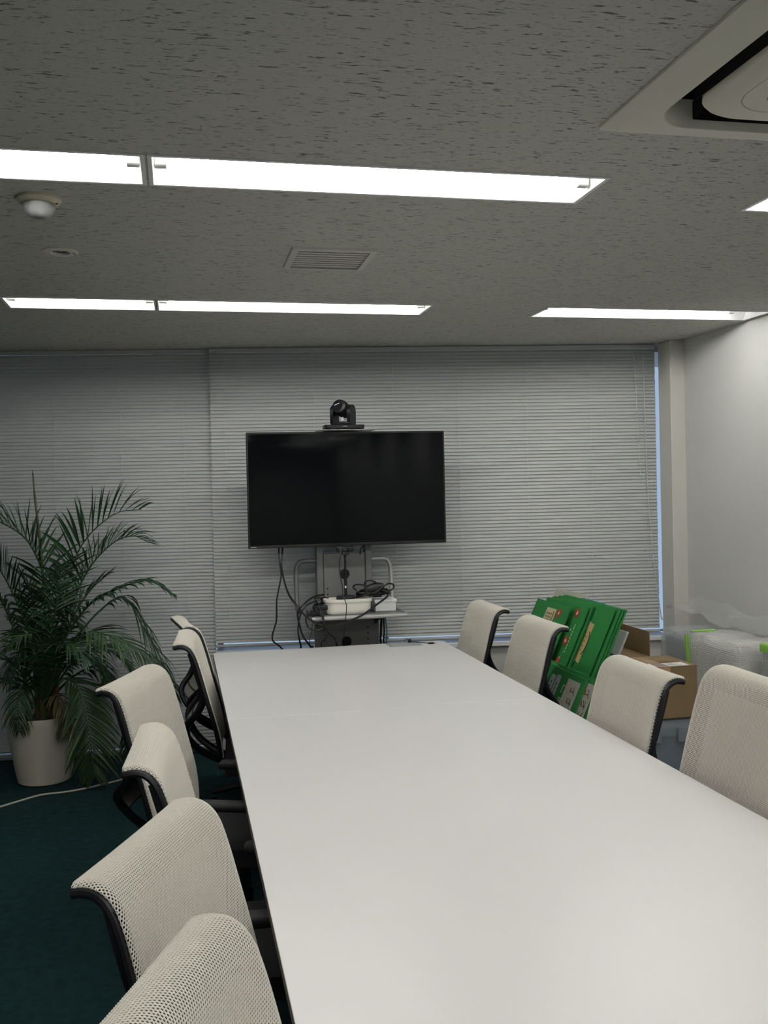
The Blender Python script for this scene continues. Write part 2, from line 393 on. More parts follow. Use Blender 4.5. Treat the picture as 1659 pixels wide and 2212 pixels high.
loft([(sq(.148, .12), .05), (sq(.145, .12), -.010), (sq(.150, .12), -.018), (sq(.158, .12), -.024), (sq(.21, .10), -.026), (sq(.2115, .10), -.022), (sq(.213, .10), -.026), (sq(.268, .03), -.027), (sq(.270, .03), -.018)]).obj('centre_panel', M['ac'], ac, True)
MB().prism(sq(.265, .03), -.013, -.0125).obj('grille_back', M['dark'], ac)
for q in range(4):
    a = q*PI/2; L2 = S2-.215
    b = MB().prism([(-L2, 0), (-L2+.05, .016), (L2-.05, .016), (L2, 0), (L2-.01, -.004), (-L2+.01, -.004)], -.0015, .0015)
    mt = Matrix.Rotation(a, 4, 'Z') @ Matrix.Translation((0, -S2+.114, .012)) @ Matrix.Rotation(math.radians(55), 4, 'X')
    b.obj('air_vane', M['ac'], ac, False, mt)
    L3 = S2-.20; y1, y2 = -S2+.1035, -S2+.1435
    b = MB().box(-L3, L3, y2-.001, y2, -.009, .048).box(-L3, L3, y1-.006, y1-.005, -.006, .048).box(-L3, -L3+.001, y1, y2, -.004, .048).box(L3-.001, L3, y1, y2, -.004, .048)
    b.obj('slot_shade_liner', M['dark'], ac, False, Matrix.Rotation(a, 4, 'Z'))  # near-black colour stands for the slot's inner shade and black foam
rib = MB().box(-S2+.272, S2-.272, -.0035, .0035, -.024, -.013).mesh('grille_rib', M['acgrille'])
nr = 29
for k in range(nr): link('grille_rib', rib, ac, (0, -S2+.278+(ACS-.556)*k/(nr-1), 0))
# ------------------------------------------------------------------ vent, sensor, downlight
v = thing('ceiling_vent', 'square grey louvred ceiling vent set between the two light rows', 'vent', ((VX0+VX1)/2, (VY0+VY1)/2, CH))
vw = (VX1-VX0)/2
loft([(rrect(-vw, vw, -vw, vw, .004, 2), 0), (rrect(-vw+.003, vw-.003, -vw+.003, vw-.003, .004, 2), -.008), (rrect(-vw+.026, vw-.026, -vw+.026, vw-.026, .004, 2), -.010), (rrect(-vw+.027, vw-.027, -vw+.027, vw-.027, .004, 2), .05)]).obj('vent_frame', M['vent'], v)
MB().box(-vw+.02, vw-.02, -vw+.02, vw-.02, .048, .052).obj('vent_back', M['dark'], v)
lv = MB().box(-vw+.026, vw-.026, -.0062, .0062, -.0007, .0007, Matrix.Rotation(math.radians(-12), 4, 'X')).mesh('louvre', M['vent'])
for k in range(8): link('louvre', lv, v, (0, -vw+.042+(2*vw-.084)*k/7, -.003))
p = onz(84, 428, CH)
s = thing('motion_sensor', 'domed ceiling sensor with frosted bowl on a yellowed round base', 'sensor', (p.x, p.y, CH))
MB().lathe([(.0, 0), (.062, 0), (.062, -.008), (.056, -.015), (.047, -.018), (.044, -.018)], 40).obj('sensor_base', M['cream'], s, True)
MB().lathe([(.045, -.016), (.0455, -.024), (.043, -.036), (.037, -.046), (.029, -.054), (.018, -.059), (.006, -.0605), (.0, -.0605)], 40).obj('sensor_dome', M['glassdome'], s, True)
MB().lathe([(0, 0), (.004, 0), (.004, -.003), (0, -.003)], 10, (.05, -.01, -.0155)).obj('base_screw', M['ink'], s)
d = thing('downlight', 'small unlit round downlight in a flat white ring beside the domed sensor', 'downlight', (DLX, DLY, CH))
MB().lathe([(.062, 0), (.062, -.003), (.058, -.005), (.034, -.006), (.032, -.003), (.030, .002)], 40, close=False).obj('trim_ring', M['ac'], d, True)
MB().lathe([(.030, .002), (.031, .012), (.024, .035), (.0, .04)], 32, close=False).obj('reflector', M['reflector'], d, True)
MB().lathe([(0, -.001), (.008, 0), (.010, .012), (.006, .03), (0, .035)], 16).obj('bulb', M['glassdome'], d, True)
MB().tube(spline([(.042, -.006, -.004), (.046, -.007, -.012), (.051, -.007, -.012), (.052, -.006, -.004)], 4), .0015, 6).obj('pull_ring', M['chrome'], d, True)
# ================================================================== TABLES
TZ = .72; TX0, TX1 = .161, 1.414; TSEAM, TFAR, TNEAR = 3.615, 5.155, 1.15
def table(y0, y1, label):
    t = thing('meeting_table', label, 'table', ((TX0+TX1)/2, (y0+y1)/2, 0), 0, 'white meeting tables')
    hx, hy = (TX1-TX0)/2, (y1-y0)/2-.0008
    MB().rbox(-hx, hx, -hy, hy, TZ-.004, TZ, .0015, 2).obj('tabletop', M['table'], t)
    MB().rbox(-hx, hx, -hy, hy, TZ-.026, TZ-.0042, .002, 1).obj('edge_band', M['table_edge'], t)
    MB().box(-.03, .03, -hy+.2, hy-.2, TZ-.08, TZ-.026).obj('beam', M['black'], t)
    for k in (-1, 1):
        y = k*(hy-.34)
        MB().box(-.05, .05, y-.25, y+.25, TZ-.045, TZ-.026).rbox(-.04, .04, y-.05, y+.05, .02, TZ-.04, .006, 1).rbox(-.055, .055, y-.28, y+.28, .0, .03, .008, 1).obj('leg', M['black'], t)
    return t
table(TSEAM, TFAR, 'white-topped meeting table at the television end, with a cable on it')
table(TNEAR, TSEAM, 'long white-topped meeting table with bare top, joined to the table at the television')
# ================================================================== CHAIRS
PROF = [(0, .940), (.020, .9445), (.042, .9440), (.062, .937), (.080, .922), (.094, .900), (.106, .868), (.118, .828), (.132, .775), (.148, .715), (.164, .655), (.180, .595), (.192, .54), (.198, .49), (.200, .455)]
ps = spline([(0, f, z) for f, z in PROF], 6); arc = [0]
for a, b in zip(ps[:-1], ps[1:]): arc.append(arc[-1]+(b-a).length)
ALEN = arc[-1]
_af = np.array(arc); _pf = np.array([p.y for p in ps]); _pz = np.array([p.z for p in ps])
CY0 = -.42                                       # back tip sits this far behind the base centre
def back_eval(u, s):
    """u in [-1,1] across, s arc length from the lip tip; numpy arrays -> points (chair space) and normals"""
    f = np.interp(s, _af, _pf); z = np.interp(s, _af, _pz); e = 1e-3
    df = np.interp(s+e, _af, _pf)-np.interp(s-e, _af, _pf); dz = np.interp(s+e, _af, _pz)-np.interp(s-e, _af, _pz)
    n = np.hypot(df, dz); n[n == 0] = 1
    nf, nz = -dz/n, df/n                          # points to the front/top of the surface
    w = np.interp(s, [0, .05, .12, .3, .45, ALEN], [.217, .224, .230, .235, .232, .215])
    dish = np.interp(s, [0, .06, .16, .3, .5, ALEN], [.002, .004, .014, .020, .018, .012])
    off = -dish*(1-np.abs(u)**2.4)
    r = np.interp(np.abs(u), [0, .93, 1], [0, 0, 1])**2*(-.006)     # the fabric turns over the rim
    off = off+r
    x = u*w
    return np.stack([x, f+nf*off+CY0, z+nz*off], -1), np.stack([np.zeros_like(nf), nf, nz], -1)
def knit_mesh():
    """hexagonal open knit, one ring of thread round every hole"""
    p = .0062; rows = int(ALEN/(p*.866)); cols = int(.47/p)
    cx, cs = [], []
    for j in range(rows):
        for i in range(cols+1):
            x = -cols/2*p+i*p+(p/2 if j % 2 else 0)
            cx.append(x/(cols/2*p+p/2)); cs.append((j+.5)*p*.866)
    cx = np.array(cx); cs = np.array(cs); hw = p/(cols*p+p)*2/2
    k = len(cx); V = []; 
    ang = np.radians(np.arange(6)*60+30)
    for rr, dep in ((1.155*.5, -.0003), (.485, .0005), (.405, -.0003), (.392, -.0014)):
        ux = cx[:, None]+np.cos(ang)[None]*rr*2*hw; ss = cs[:, None]+np.sin(ang)[None]*rr*p
        ux = np.clip(ux, -1, 1); ss = np.clip(ss, 0, ALEN)
        P, Nn = back_eval(ux.ravel(), ss.ravel()); P = P+Nn*dep
        V.append(P.reshape(k, 6, 3))
    V = np.stack(V, 1).reshape(-1, 3)             # cell, ring, corner
    base = (np.arange(k)*24)[:, None]; quads = []
    for r in range(3):
        for c in range(6):
            d = (c+1) % 6; quads.append(base+np.array([[r*6+c, r*6+d, (r+1)*6+d, (r+1)*6+c]]))
    Q = np.concatenate(quads, 0).astype(np.int32)
    me = bpy.data.meshes.new('mesh_fabric'); me.vertices.add(len(V)); me.vertices.foreach_set('co', V.astype(np.float32).ravel())
    n = len(Q); me.loops.add(n*4); me.loops.foreach_set('vertex_index', Q.ravel()); me.polygons.add(n)
    me.polygons.foreach_set('loop_start', (np.arange(n)*4).astype(np.int32)); me.update(calc_edges=True); me.validate()
    me.polygons.foreach_set('use_smooth', [True]*len(me.polygons)); me.materials.append(M['mesh']); return me
def bp(u, s, d=0):
    P, Nn = back_eval(np.array([u], float), np.array([s], float)); q = P[0]+Nn[0]*d; return Vector(q)
def make_chair():
    t = thing('office_chair', '', 'chair', group='mesh office chairs round the tables')
    link('mesh_fabric', knit_mesh(), t)
    # inner layer of the spacer knit, behind the rim and down the middle
    b = MB(); nu, nv = 16, 40
    b.grid(lambda i, j: bp(-.985+1.97*i, .003+(ALEN-.006)*j, -.0150), nu, nv); b.obj('knit_backing', M['blacksoft'], t, True)
    b = MB().grid(lambda i, j: bp(-.74+1.48*i, .125+(ALEN-.16)*j, -.0130), nu, nv); b.obj('back_panel', M['shell'], t, True)
    STR = {}
    # rim frame: rail down each side, bar under the lip, bar at the foot
    for s in (-1, 1):
        pts = [bp(s*.985, x, -.013) for x in np.linspace(0, ALEN, 30)]
        MB().tube(pts, [.0085]*24+[.010]*6, 8).obj('side_rail', M['black'], t, True)
        # broad rear strut that bows out behind the lumbar and comes in under the seat
        q = [bp(s*.96, .10, -.015), bp(s*.955, .16, -.020), Vector((s*.220, CY0+.112, .77)), Vector((s*.216, CY0+.122, .73)), Vector((s*.206, CY0+.112, .685)), Vector((s*.188, CY0+.084, .635)), Vector((s*.158, CY0+.042, .585)), Vector((s*.125, CY0+.044, .535)), Vector((s*.09, CY0+.095, .465)), Vector((s*.06, CY0+.19, .405)), Vector((s*.05, CY0+.30, .382))]
        q = spline(q, 5); MB().tube(q, .013, 8, flat=1.2).obj('rear_strut', M['black'], t, True); STR[s] = q
        zr = [q[k] for k in range(0, 23)]; sa = np.linspace(.10, .315, 23)
        MB().grid(lambda i, j: zr[int(round(i*22))].lerp(bp(s*.985, sa[int(round(i*22))], -.013), j), 22, 2).obj('side_web', M['black'], t, True)
    MB().tube([bp(u, .002, -.012) for u in np.linspace(-.985, .985, 12)], .008, 8).obj('lip_bar', M['black'], t, True)
    MB().tube([bp(u, ALEN-.004, -.012) for u in np.linspace(-.985, .985, 12)], .011, 8).obj('lower_bar', M['black'], t, True)
    lp = lambda i, k: STR[-1][k].lerp(STR[1][k], i)+Vector((0, .012-.012*math.sin(i*PI), 0))
    MB().grid(lambda i, j: lp(.06+.88*i, 19+int(round(j*17))), 8, 17).obj('lumbar_panel', M['lumbar'], t, True)
    for k in (19, 23, 27, 31, 36):
        MB().tube([lp(u, k)+Vector((0, -.003, 0)) for u in np.linspace(.03, .97, 9)], .0035, 6).obj('lumbar_wire', M['black'], t)
    # seat
    def seat(i, j, dz):
        x = (i-.5)*.44; y = -.22+.47*j; e = max(abs(2*i-1), abs(2*j-1)); return Vector((x*(1-.06*j), y, .452-.02*e**6-.015*max(0, (j-.75)*4)**2+dz))
    b = MB().grid(lambda i, j: seat(i, j, 0), 12, 12); n0 = len(b.v); b.grid(lambda i, j: seat(i, j, 0)*1 - Vector((0, 0, .055)), 12, 12)
    rim = [(i, 0) for i in range(12)]+[(12, j) for j in range(12)]+[(i, 12) for i in range(12, 0, -1)]+[(0, j) for j in range(12, 0, -1)]
    ix = [a*13+c for a, c in rim]; b.f += [(ix[k], ix[(k+1) % 48], ix[(k+1) % 48]+n0, ix[k]+n0) for k in range(48)]
    b.obj('seat', M['seat'], t, True)
    MB().rbox(-.09, .09, -.14, .12, .34, .40, .015, 2).obj('tilt_mechanism', M['black'], t)
    MB().lathe([(.026, .12), (.026, .22), (.02, .22), (.02, .34)], 16).obj('gas_lift', M['black'], t, True)
    for s in (-1, 1):
        a = thing_part = MB().tube(spline([(s*.16, -.05, .385), (s*.22, -.05, .395), (s*.232, -.05, .43), (s*.232, -.05, .565)], 5), .016, 8, flat=1.4).obj('arm_post', M['black'], t, True)
        MB().rbox(s*.228-.029, s*.228+.029, -.15, .10, .562, .590, .012, 3).obj('arm_pad', M['blacksoft'], t, True)
    hub = MB().lathe([(.04, .07), (.045, .10), (.04, .13)], 16)
    hub.obj('base_hub', M['black'], t, True)
    for k in range(5):
        a = 2*PI*k/5+.3; c, s = math.cos(a), math.sin(a)
        lg = MB().tube([(c*.03, s*.03, .105), (c*.15, s*.15, .095), (c*.255, s*.255, .075)], [.024, .020, .015], 8).obj('base_leg', M['black'], t, True)
        MB().lathe([(0, -.011), (.024, -.011), (.027, -.006), (.027, .006), (.024, .011), (0, .011)], 16, mt=Matrix.Translation((c*.255, s*.255, .027)) @ Matrix.Rotation(a, 4, 'Z') @ Matrix.Rotation(PI/2, 4, 'X')).obj('castor', M['blacksoft'], lg, True)
    return t
chair0 = make_chair(); first = [True]
def place(x, y, rz, label, dz=0, base=0):
    o = chair0 if first[0] else copy_tree(chair0); first[0] = False
    o.location = (x, y, 0); o.rotation_euler = (0, 0, rz); o['label'] = label
    for c in o.children:
        if c.name.startswith('base'): c.rotation_euler = (0, 0, base)
        elif dz: c.location.z += dz
    return o
def tip(x, y, phi, side):
    """chair origin from its near lip corner; phi turns the chair, side +1 palm side, -1 carton side"""
    rz = -side*PI/2-phi
    m = Matrix.Rotation(rz, 3, 'Z'); return (*(Vector((x, y, 0))-m @ Vector((side*.217, CY0, 0))).to_2d(), rz)
ORD = ['first', 'second', 'third', 'fourth', 'fifth', 'sixth']
L_ = [(.005, 4.60, -.13, 0, .5), (-.0355, 4.075, .06, 0, .1), (-.275, 3.215, .33, 0, 0), (-.14, 2.26, .06, 0, 0), (-.184, 1.61, .39, 0, .2), (-.16, 1.05, .40, 0, .95)]
for i, (x, y, p, dz, ba) in enumerate(L_): place(*tip(x, y, p, 1), 'off-white mesh office chair on the palm side of the tables, %s from the television' % ORD[i], dz, ba)
R_ = [(1.637, 4.66, 0, 0, .3), (1.67, 3.976, 0, 0, 0), (1.573, 2.81, 0, 0, .2), (1.60, 2.16, .0, .075, .5)]
for i, (x, y, p, dz, ba) in enumerate(R_): place(*tip(x, y, p, -1), 'off-white mesh office chair on the carton side of the tables, %s from the television' % ORD[i], dz, ba)
# ================================================================== TELEVISION AND CART
TVY = 5.35
a, b_ = ony(531, 934.3, TVY), ony(964.7, 1172.4, TVY)
TX, TW = (a.x+b_.x)/2, b_.x-a.x; TT, TB = a.z, b_.z+.002
tv = thing('television', 'large black flat-screen television on a grey wheeled cart', 'television', (TX, TVY, TB)); th = TT-TB
MB().rbox(-TW/2, TW/2, .004, .028, 0, th, .003, 1).obj('bezel', M['bezel'], tv)
MB().add([(-TW/2+.009, .0035, .017), (TW/2-.009, .0035, .017), (TW/2-.009, .0035, th-.009), (-TW/2+.009, .0035, th-.009), (-TW/2+.009, .0045, .017), (TW/2-.009, .0045, .017), (TW/2-.009, .0045, th-.009), (-TW/2+.009, .0045, th-.009)], [(0, 1, 2, 3), (4, 7, 6, 5), (0, 4, 5, 1), (1, 5, 6, 2), (2, 6, 7, 3), (3, 7, 4, 0)]).obj('screen', M['screen'], tv)
MB().rbox(-TW/2+.15, TW/2-.15, .028, .062, .06, th-.15, .012, 2).obj('rear_case', M['bezel'], tv)
MB().box(-TW/2+.012, -TW/2+.045, .0028, .0036, .006, .0095).obj('badge', M['silver'], tv)
CAX = (ony(683, 1190, 5.44).x+ony(803, 1185, 5.44).x)/2
ct = thing('television_cart', 'grey steel television cart with a front shelf and curved push handles', 'cart', (CAX, 5.44, 0)); cw = .16
SHZ = .888
for s in (-1, 1):
    MB().rbox(s*(cw-.019)-.019, s*(cw-.019)+.019, .0, .07, .1, 1.72, .003, 1).obj('upright', M['cart'], ct)
    hb = [(s*.155, .03, 1.165), (s*.235, .03, 1.165), (s*.262, .03, 1.15), (s*.275, .03, 1.115), (s*.277, .02, 1.02), (s*.277, .0, SHZ+.02), (s*.272, -.04, SHZ-.005)]
    MB().tube(spline(hb, 6), .0135, 10).obj('push_handle', M['silver' if s > 0 else 'cart'], ct, True)
MB().rbox(-cw+.04, cw-.04, .004, .02, SHZ+.0, 1.205, .002, 1).obj('upper_panel', M['cartlight'], ct)
MB().rbox(-cw-.02, cw+.03, -.012, .02, .18, SHZ-.035, .003, 1).obj('lower_panel', M['cartlight'], ct)
MB().box(-cw+.04, cw-.04, .02, .05, 1.30, 1.70).obj('tv_mount', M['cart'], ct)
for z, y in ((1.085, .003), (.70, -.013)):
    MB().lathe([(0, 0), (.029, 0), (.029, -.0015), (0, -.0015)], 24, mt=Matrix.Translation((.0, y, z)) @ Matrix.Rotation(-PI/2, 4, 'X')).obj('cable_hole', M['dark'], ct)
dot = MB().lathe([(0, 0), (.0045, 0), (.0045, -.001), (0, -.001)], 10, mt=Matrix.Rotation(-PI/2, 4, 'X')).mesh('bolt_hole', M['dark'])
for k in range(2): link('bolt_hole', dot, ct, (-.10, .0035, 1.005-k*.033))
for s in (-1, 1):
    for k in range(5): link('bolt_hole', dot, ct, (s*.125, -.0125, .775-k*.033))
sh = MB().rbox(-.23, .285, -.30, .02, SHZ-.012, SHZ, .004, 1).obj('shelf', M['cart'], ct)
MB().tube([(-.235, -.302, SHZ-.0135), (.29, -.302, SHZ-.0135)], .012, 10).obj('shelf_nose', M['silver'], sh, True)
for s in (-1, 1): MB().prism([(-.26, SHZ-.012), (.0, SHZ-.012), (.0, SHZ-.10)], s*.17-.003, s*.17+.003, Matrix(((0, 0, 1, 0), (1, 0, 0, 0), (0, 1, 0, 0), (0, 0, 0, 1)))).obj('shelf_bracket', M['cart'], ct)
MB().rbox(-.34, .34, -.05, .03, .06, .11, .006, 1).rbox(-.33, -.27, -.27, .22, .06, .10, .006, 1).rbox(.27, .33, -.27, .22, .06, .10, .006, 1).obj('wheel_base', M['cart'], ct)
for sx in (-1, 1):
    for sy in (-.24, .19): MB().lathe([(0, -.012), (.03, -.012), (.03, .012), (0, .012)], 14, mt=Matrix.Translation((sx*.30, sy, .03)) @ Matrix.Rotation(PI/2, 4, 'Y')).obj('castor', M['blacksoft'], ct, True)
MB().rbox(-.15, .17, -.14, .06, TT+.006, TT+.010, .001, 1).box(-.10, .10, .03, .04, 1.70, TT+.006).obj('camera_plate', M['silver'], ct)
# conference camera
pc = ony(742, 925, 5.36); KZ = TT+.010
cm = thing('conference_camera', 'black pan-tilt conference camera perched on top of the television', 'camera', (pc.x, 5.37, KZ))
for s in (-1, 1): MB().rbox(s*.095-.014, s*.095+.014, -.05, .04, 0, .007, .002, 1).obj('foot', M['blacksoft'], cm)
MB().prism(rrect(-.113, .113, -.065, .055, .02, 4), .007, .026).obj('base', M['black'], cm)
MB().box(-.012, .012, -.0655, -.064, .016, .0195).obj('badge', M['greylabel'], cm)
yk = thing  # yoke: U-shaped bracket turned a little towards the room
ym = Matrix.Rotation(math.radians(-34), 4, 'Z')
b = MB()
for s in (-1, 1): b.prism([(-.040, .040)] + [(-.042, .10)] + [(.042*math.cos(math.radians(180-k*20)), .10+.042*math.sin(math.radians(180-k*20))) for k in range(1, 9)] + [(.042, .10), (.040, .040)] + [(.03, .028), (-.03, .028)], s*.052-.010, s*.052+.010, ym @ Matrix(((0, 0, 1, 0), (1, 0, 0, 0), (0, 1, 0, 0), (0, 0, 0, 1))))
b.rbox(-.060, .060, -.040, .040, .026, .046, .008, 2, ym).obj('yoke', M['black'], cm, True)
hm = ym @ Matrix.Translation((0, -.004, .118)) @ Matrix.Rotation(math.radians(-14), 4, 'X') @ Matrix.Rotation(PI/2, 4, 'X')
MB().lathe([(0, -.045), (.040, -.045), (.043, -.03), (.044, .03), (.040, .052), (.034, .056), (0, .056)], 32, mt=hm).obj('head', M['black'], cm, True)
MB().lathe([(.014, .056), (.024, .058), (.024, .060), (.018, .058), (.0, .0575)], 24, mt=hm).obj('lens', M['lens'], cm, True)
MB().box(.010, .022, -.043, -.041, .050, .068, ym).obj('sticker', M['paper'], cm)
# things on the shelf ------------------------------------------------
SY = 5.155                                        # y of the shelf front edge area
pb = ony(755, 1320, SY); 
bn = thing('storage_bin', 'cream rounded plastic bin with a rim lid under the webcam stand', 'bin', (pb.x, SY+.06, SHZ+.0006))
bw, bd = .128, .062
loft([(rrect(-bw*.86, bw*.86, -bd*.86, bd*.86, .03), .0), (rrect(-bw*.94, bw*.94, -bd*.94, bd*.94, .04), .006), (rrect(-bw*.97, bw*.97, -bd*.97, bd*.97, .045), .02), (rrect(-bw, bw, -bd, bd, .045), .068)]).obj('bin_body', M['bin'], bn, True)
MB().prism(rrect(-bw*.86, bw*.86, -bd*.86, bd*.86, .03), 0, .004).obj('bin_floor', M['bin'], bn)
loft([(rrect(-bw-.004, bw+.004, -bd-.004, bd+.004, .048), .066), (rrect(-bw-.005, bw+.005, -bd-.005, bd+.005, .048), .069), (rrect(-bw-.004, bw+.004, -bd-.004, bd+.004, .047), .082), (rrect(-bw, bw, -bd, bd, .045), .083), (rrect(-bw+.004, bw-.004, -bd+.004, bd-.004, .04), .078)]).obj('bin_rim', M['bin'], bn, True)
MB().prism(rrect(-bw+.004, bw-.004, -bd+.004, bd-.004, .04), .074, .078).obj('bin_lid', M['bin'], bn)
px = ony(834, 1316, SY+.05)
wb = thing('storage_box', 'small white lidded plastic box next to the cream bin', 'box', (px.x, SY+.11, SHZ+.0006))
MB().rbox(-.058, .058, -.055, .055, 0, .052, .004, 2).obj('box_body', M['whitebox'], wb)
MB().rbox(-.064, .064, -.061, .061, .050, .068, .005, 2).obj('box_lid', M['whitebox'], wb)
pw = ony(747, 1284, SY+.06)
ws = thing('webcam', 'black webcam on a desk stand with a round foot and thin pole', 'webcam', (pw.x, SY+.06, SHZ+.078))
MB().lathe([(0, 0), (.052, 0), (.053, .004), (.053, .014), (.050, .018), (.012, .020), (0, .020)], 36).obj('stand_foot', M['blacksoft'], ws, True)
MB().tube([(0, 0, .018), (0, 0, .125)], .0082, 12).tube([(0, 0, .12), (0, 0, .232)], .0055, 12).obj('pole', M['black'], ws, True)
MB().box(-.006, .003, -.0090, -.0078, .062, .074).obj('sticker', M['paper'], ws)
MB().lathe([(0, .228), (.008, .231), (.009, .238), (0, .245)], 12).obj('ball_joint', M['black'], ws, True)
MB().rbox(-.020, .022, -.018, .018, .243, .262, .004, 2).obj('clip', M['black'], ws)
MB().rbox(-.048, .048, -.014, .014, .260, .290, .007, 3).rbox(-.020, .020, -.019, .010, .262, .291, .006, 2).obj('webcam_body', M['black'], ws, True)
MB().lathe([(.009, .0), (.009, .003), (.006, .003), (0, .0015)], 20, mt=Matrix.Translation((.0, -.018, .277)) @ Matrix.Rotation(PI/2, 4, 'X')).obj('lens', M['lens'], ws, True)
pa = ony(814, 1268, 5.32)
ad = thing('power_adapter', 'black plug-in power adapter standing behind the white box', 'adapter', (pa.x+.01, 5.355, SHZ+.0006))
MB().rbox(-.024, .022, -.02, .02, .0, .135, .004, 2).obj('adapter_body', M['black'], ad)
MB().rbox(-.015, .015, -.03, -.02, .09, .12, .003, 1).obj('socket_face', M['blacksoft'], ad)
# cables --------------------------------------------------------------
def cable(name, label, pix, Y, r, group=None, end=None, m='black', n=8):
    pts = [ony(q[0], q[1], q[2] if len(q) > 2 else Y) for q in pix]
    if end: pts += [Vector(e) for e in end]
    return tag(MB().tube(spline(pts, n), r*1.2, 7).obj(name, M[m], None, True), label, 'cable', group)
def low(x, y, Y): p = ony(x, y, Y); return [(p.x+.01, Y+.02, .35), (p.x+.03, Y+.03, .01)]
CG = 'black cables of the television cart'
cable('power_cable', 'black cable hanging in a kink from the television lower edge', [(602, 1184, 5.40), (604, 1215, 5.36), (607, 1245, 5.34), (598, 1295, 5.31), (597, 1340, 5.30), (588, 1380, 5.30), (607, 1399, 5.30)], 5.3, .0038, CG, [ony(612, 1420, 5.3), (ony(612, 1420, 5.3).x-.01, 5.32, .3), (.54, 5.33, .006)])
cable('power_cable', 'black cable sweeping from the television under the shelf and up to the coil', [(610, 1184, 5.40), (609, 1230, 5.34), (622, 1280, 5.22), (645, 1313, 5.12), (668, 1337, 5.10), (700, 1352, 5.10), (735, 1348, 5.10), (780, 1330, 5.10), (815, 1305, 5.12), (838, 1286, 5.15), (826, 1278, 5.20)], 5.1, .0046, CG)
cable('power_cable', 'black cable arching from the shelf clutter down past the table end', [(700, 1284, 5.2), (676, 1290, 5.16), (653, 1308, 5.11), (643, 1325, 5.11), (647, 1350, 5.13), (655, 1375, 5.16), (671, 1397, 5.19)], 5.1, .0045, CG, [ony(680, 1415, 5.20), (.78, 5.21, .2), (.8, 5.26, .006)])
cable('power_cable', 'black cable looping left of the shelf and straight down', [(684, 1298, 5.17), (662, 1308, 5.09), (648, 1332, 5.085), (644, 1365, 5.13), (650, 1397, 5.21)], 5.1, .0040, CG, [ony(652, 1420, 5.235), (.70, 5.24, .2), (.74, 5.28, .006)])
cable('power_cable', 'black cable hanging in a wide loop below the shelf corner', [(672, 1318, 5.12), (661, 1335, 5.10), (666, 1355, 5.10), (682, 1362, 5.10), (698, 1357, 5.10), (700, 1345, 5.10), (693, 1328, 5.10), (680, 1314, 5.12)], 5.1, .0035, CG)
cable('signal_cable', 'thin black cable forking down from the shelf front over the lower panel', [(694, 1308, 5.14), (698, 1330, 5.10), (705, 1362, 5.12), (722, 1378, 5.2), (729, 1396, 5.3)], 5.1, .0030, CG, [(.93, 5.36, .5), (.93, 5.34, .01)])
cable('signal_cable', 'thin black cable curling to the left across the lower panel', [(688, 1307, 5.13), (698, 1340, 5.085), (708, 1365, 5.10), (704, 1378, 5.18), (694, 1395, 5.28)], 5.1, .0026, CG, [(.80, 5.38, .5), (.80, 5.34, .01)])
cable('signal_cable', 'thin grey cable dangling behind the shelf corner', [(676, 1340, 5.3), (672, 1370, 5.3), (670, 1397, 5.32)], 5.3, .0022, CG, [(.76, 5.33, .4), (.76, 5.32, .01)], m='cart')
cable('webcam_cable', 'thin black webcam lead draped down over the cream bin', [(737, 1180, 5.17), (735, 1205, 5.14), (734, 1235, 5.135), (740, 1270, 5.13), (741, 1287, 5.10), (748, 1305, 5.082), (748, 1325, 5.080), (745, 1345, 5.085), (743, 1375, 5.2), (740, 1393, 5.3)], 5.1, .0020, CG, [(.96, 5.37, .5), (.96, 5.34, .01)])
cable('signal_cable', 'short black lead dropping from the television behind the webcam', [(785, 1178, 5.42), (779, 1186, 5.42), (778, 1198, 5.425)], 5.42, .0030, CG)
for k, (x, r) in enumerate(((815, .006), (820, .004), (824, .0028))):
    cable('power_cable', ('thick black cable bundle hanging at the right side of the cart', 'black cable hanging close to the thick bundle on the cart', 'thin blue cable hanging beside the black bundle on the cart')[k], [(x+9, 1329, 5.45), (x+9, 1340, 5.44), (x+8+k*2, 1365, 5.43), (x+8+k*1.5, 1391, 5.42)], 5.45, r, CG, [(1.150+.012*k, 5.39, .5), (1.150+.014*k, 5.36, .014)], m=('black', 'black', 'blue')[k])
# coil of cable on the shelf behind the bin: loops lying one above the other
cc = ony(800, 1272, 5.24)
pts = []
for k in range(90):
    a = k/90*2*PI*5; rx = .088+.016*math.sin(k*.37); ry = .032+.008*math.cos(k*.6)
    pts.append((cc.x+rx*math.cos(a)+.01*math.sin(k*.13), 5.23+ry*math.sin(a), SHZ+.095+.010*math.sin(a*1.0+k*.05)+.012*math.sin(k*.21)+.0002*k))
tag(MB().tube(pts, .0048, 7).obj('coiled_cable', M['black'], None, True), 'coil of black cable lying on the bin and white box', 'cable', CG)
tag(MB().tube(spline([ony(x, y, Y) for x, y, Y in ((770, 1276, 5.2), (763, 1268, 5.2), (770, 1263, 5.19), (786, 1265, 5.18), (795, 1280, 5.17), (812, 1279, 5.17), (835, 1262, 5.18), (848, 1262, 5.19), (850, 1270, 5.19), (838, 1277, 5.18), (825, 1275, 5.19))], 8), .0046, 7).obj('power_cable', M['black'], None, True), 'black cable looped loosely over the coil on the shelf', 'cable', CG)
tag(MB().tube(spline([ony(x, y, Y) for x, y, Y in ((788, 1268, 5.2), (788, 1258, 5.2), (796, 1254, 5.2), (808, 1256, 5.2), (818, 1264, 5.2))], 8), .0042, 7).obj('power_cable', M['black'], None, True), 'black cable hoop standing up out of the coil', 'cable', CG)
q = ony(808, 1270, 5.2)
tag(MB().lathe([(0, -.06), (.012, -.055), (.024, -.03), (.028, 0), (.024, .03), (.014, .055), (0, .06)], 14, mt=Matrix.Translation(q) @ Matrix.Rotation(math.radians(80), 4, 'Y')).obj('power_brick', M['black'], None, True), 'rounded black power brick resting in the cable coil', 'adapter')
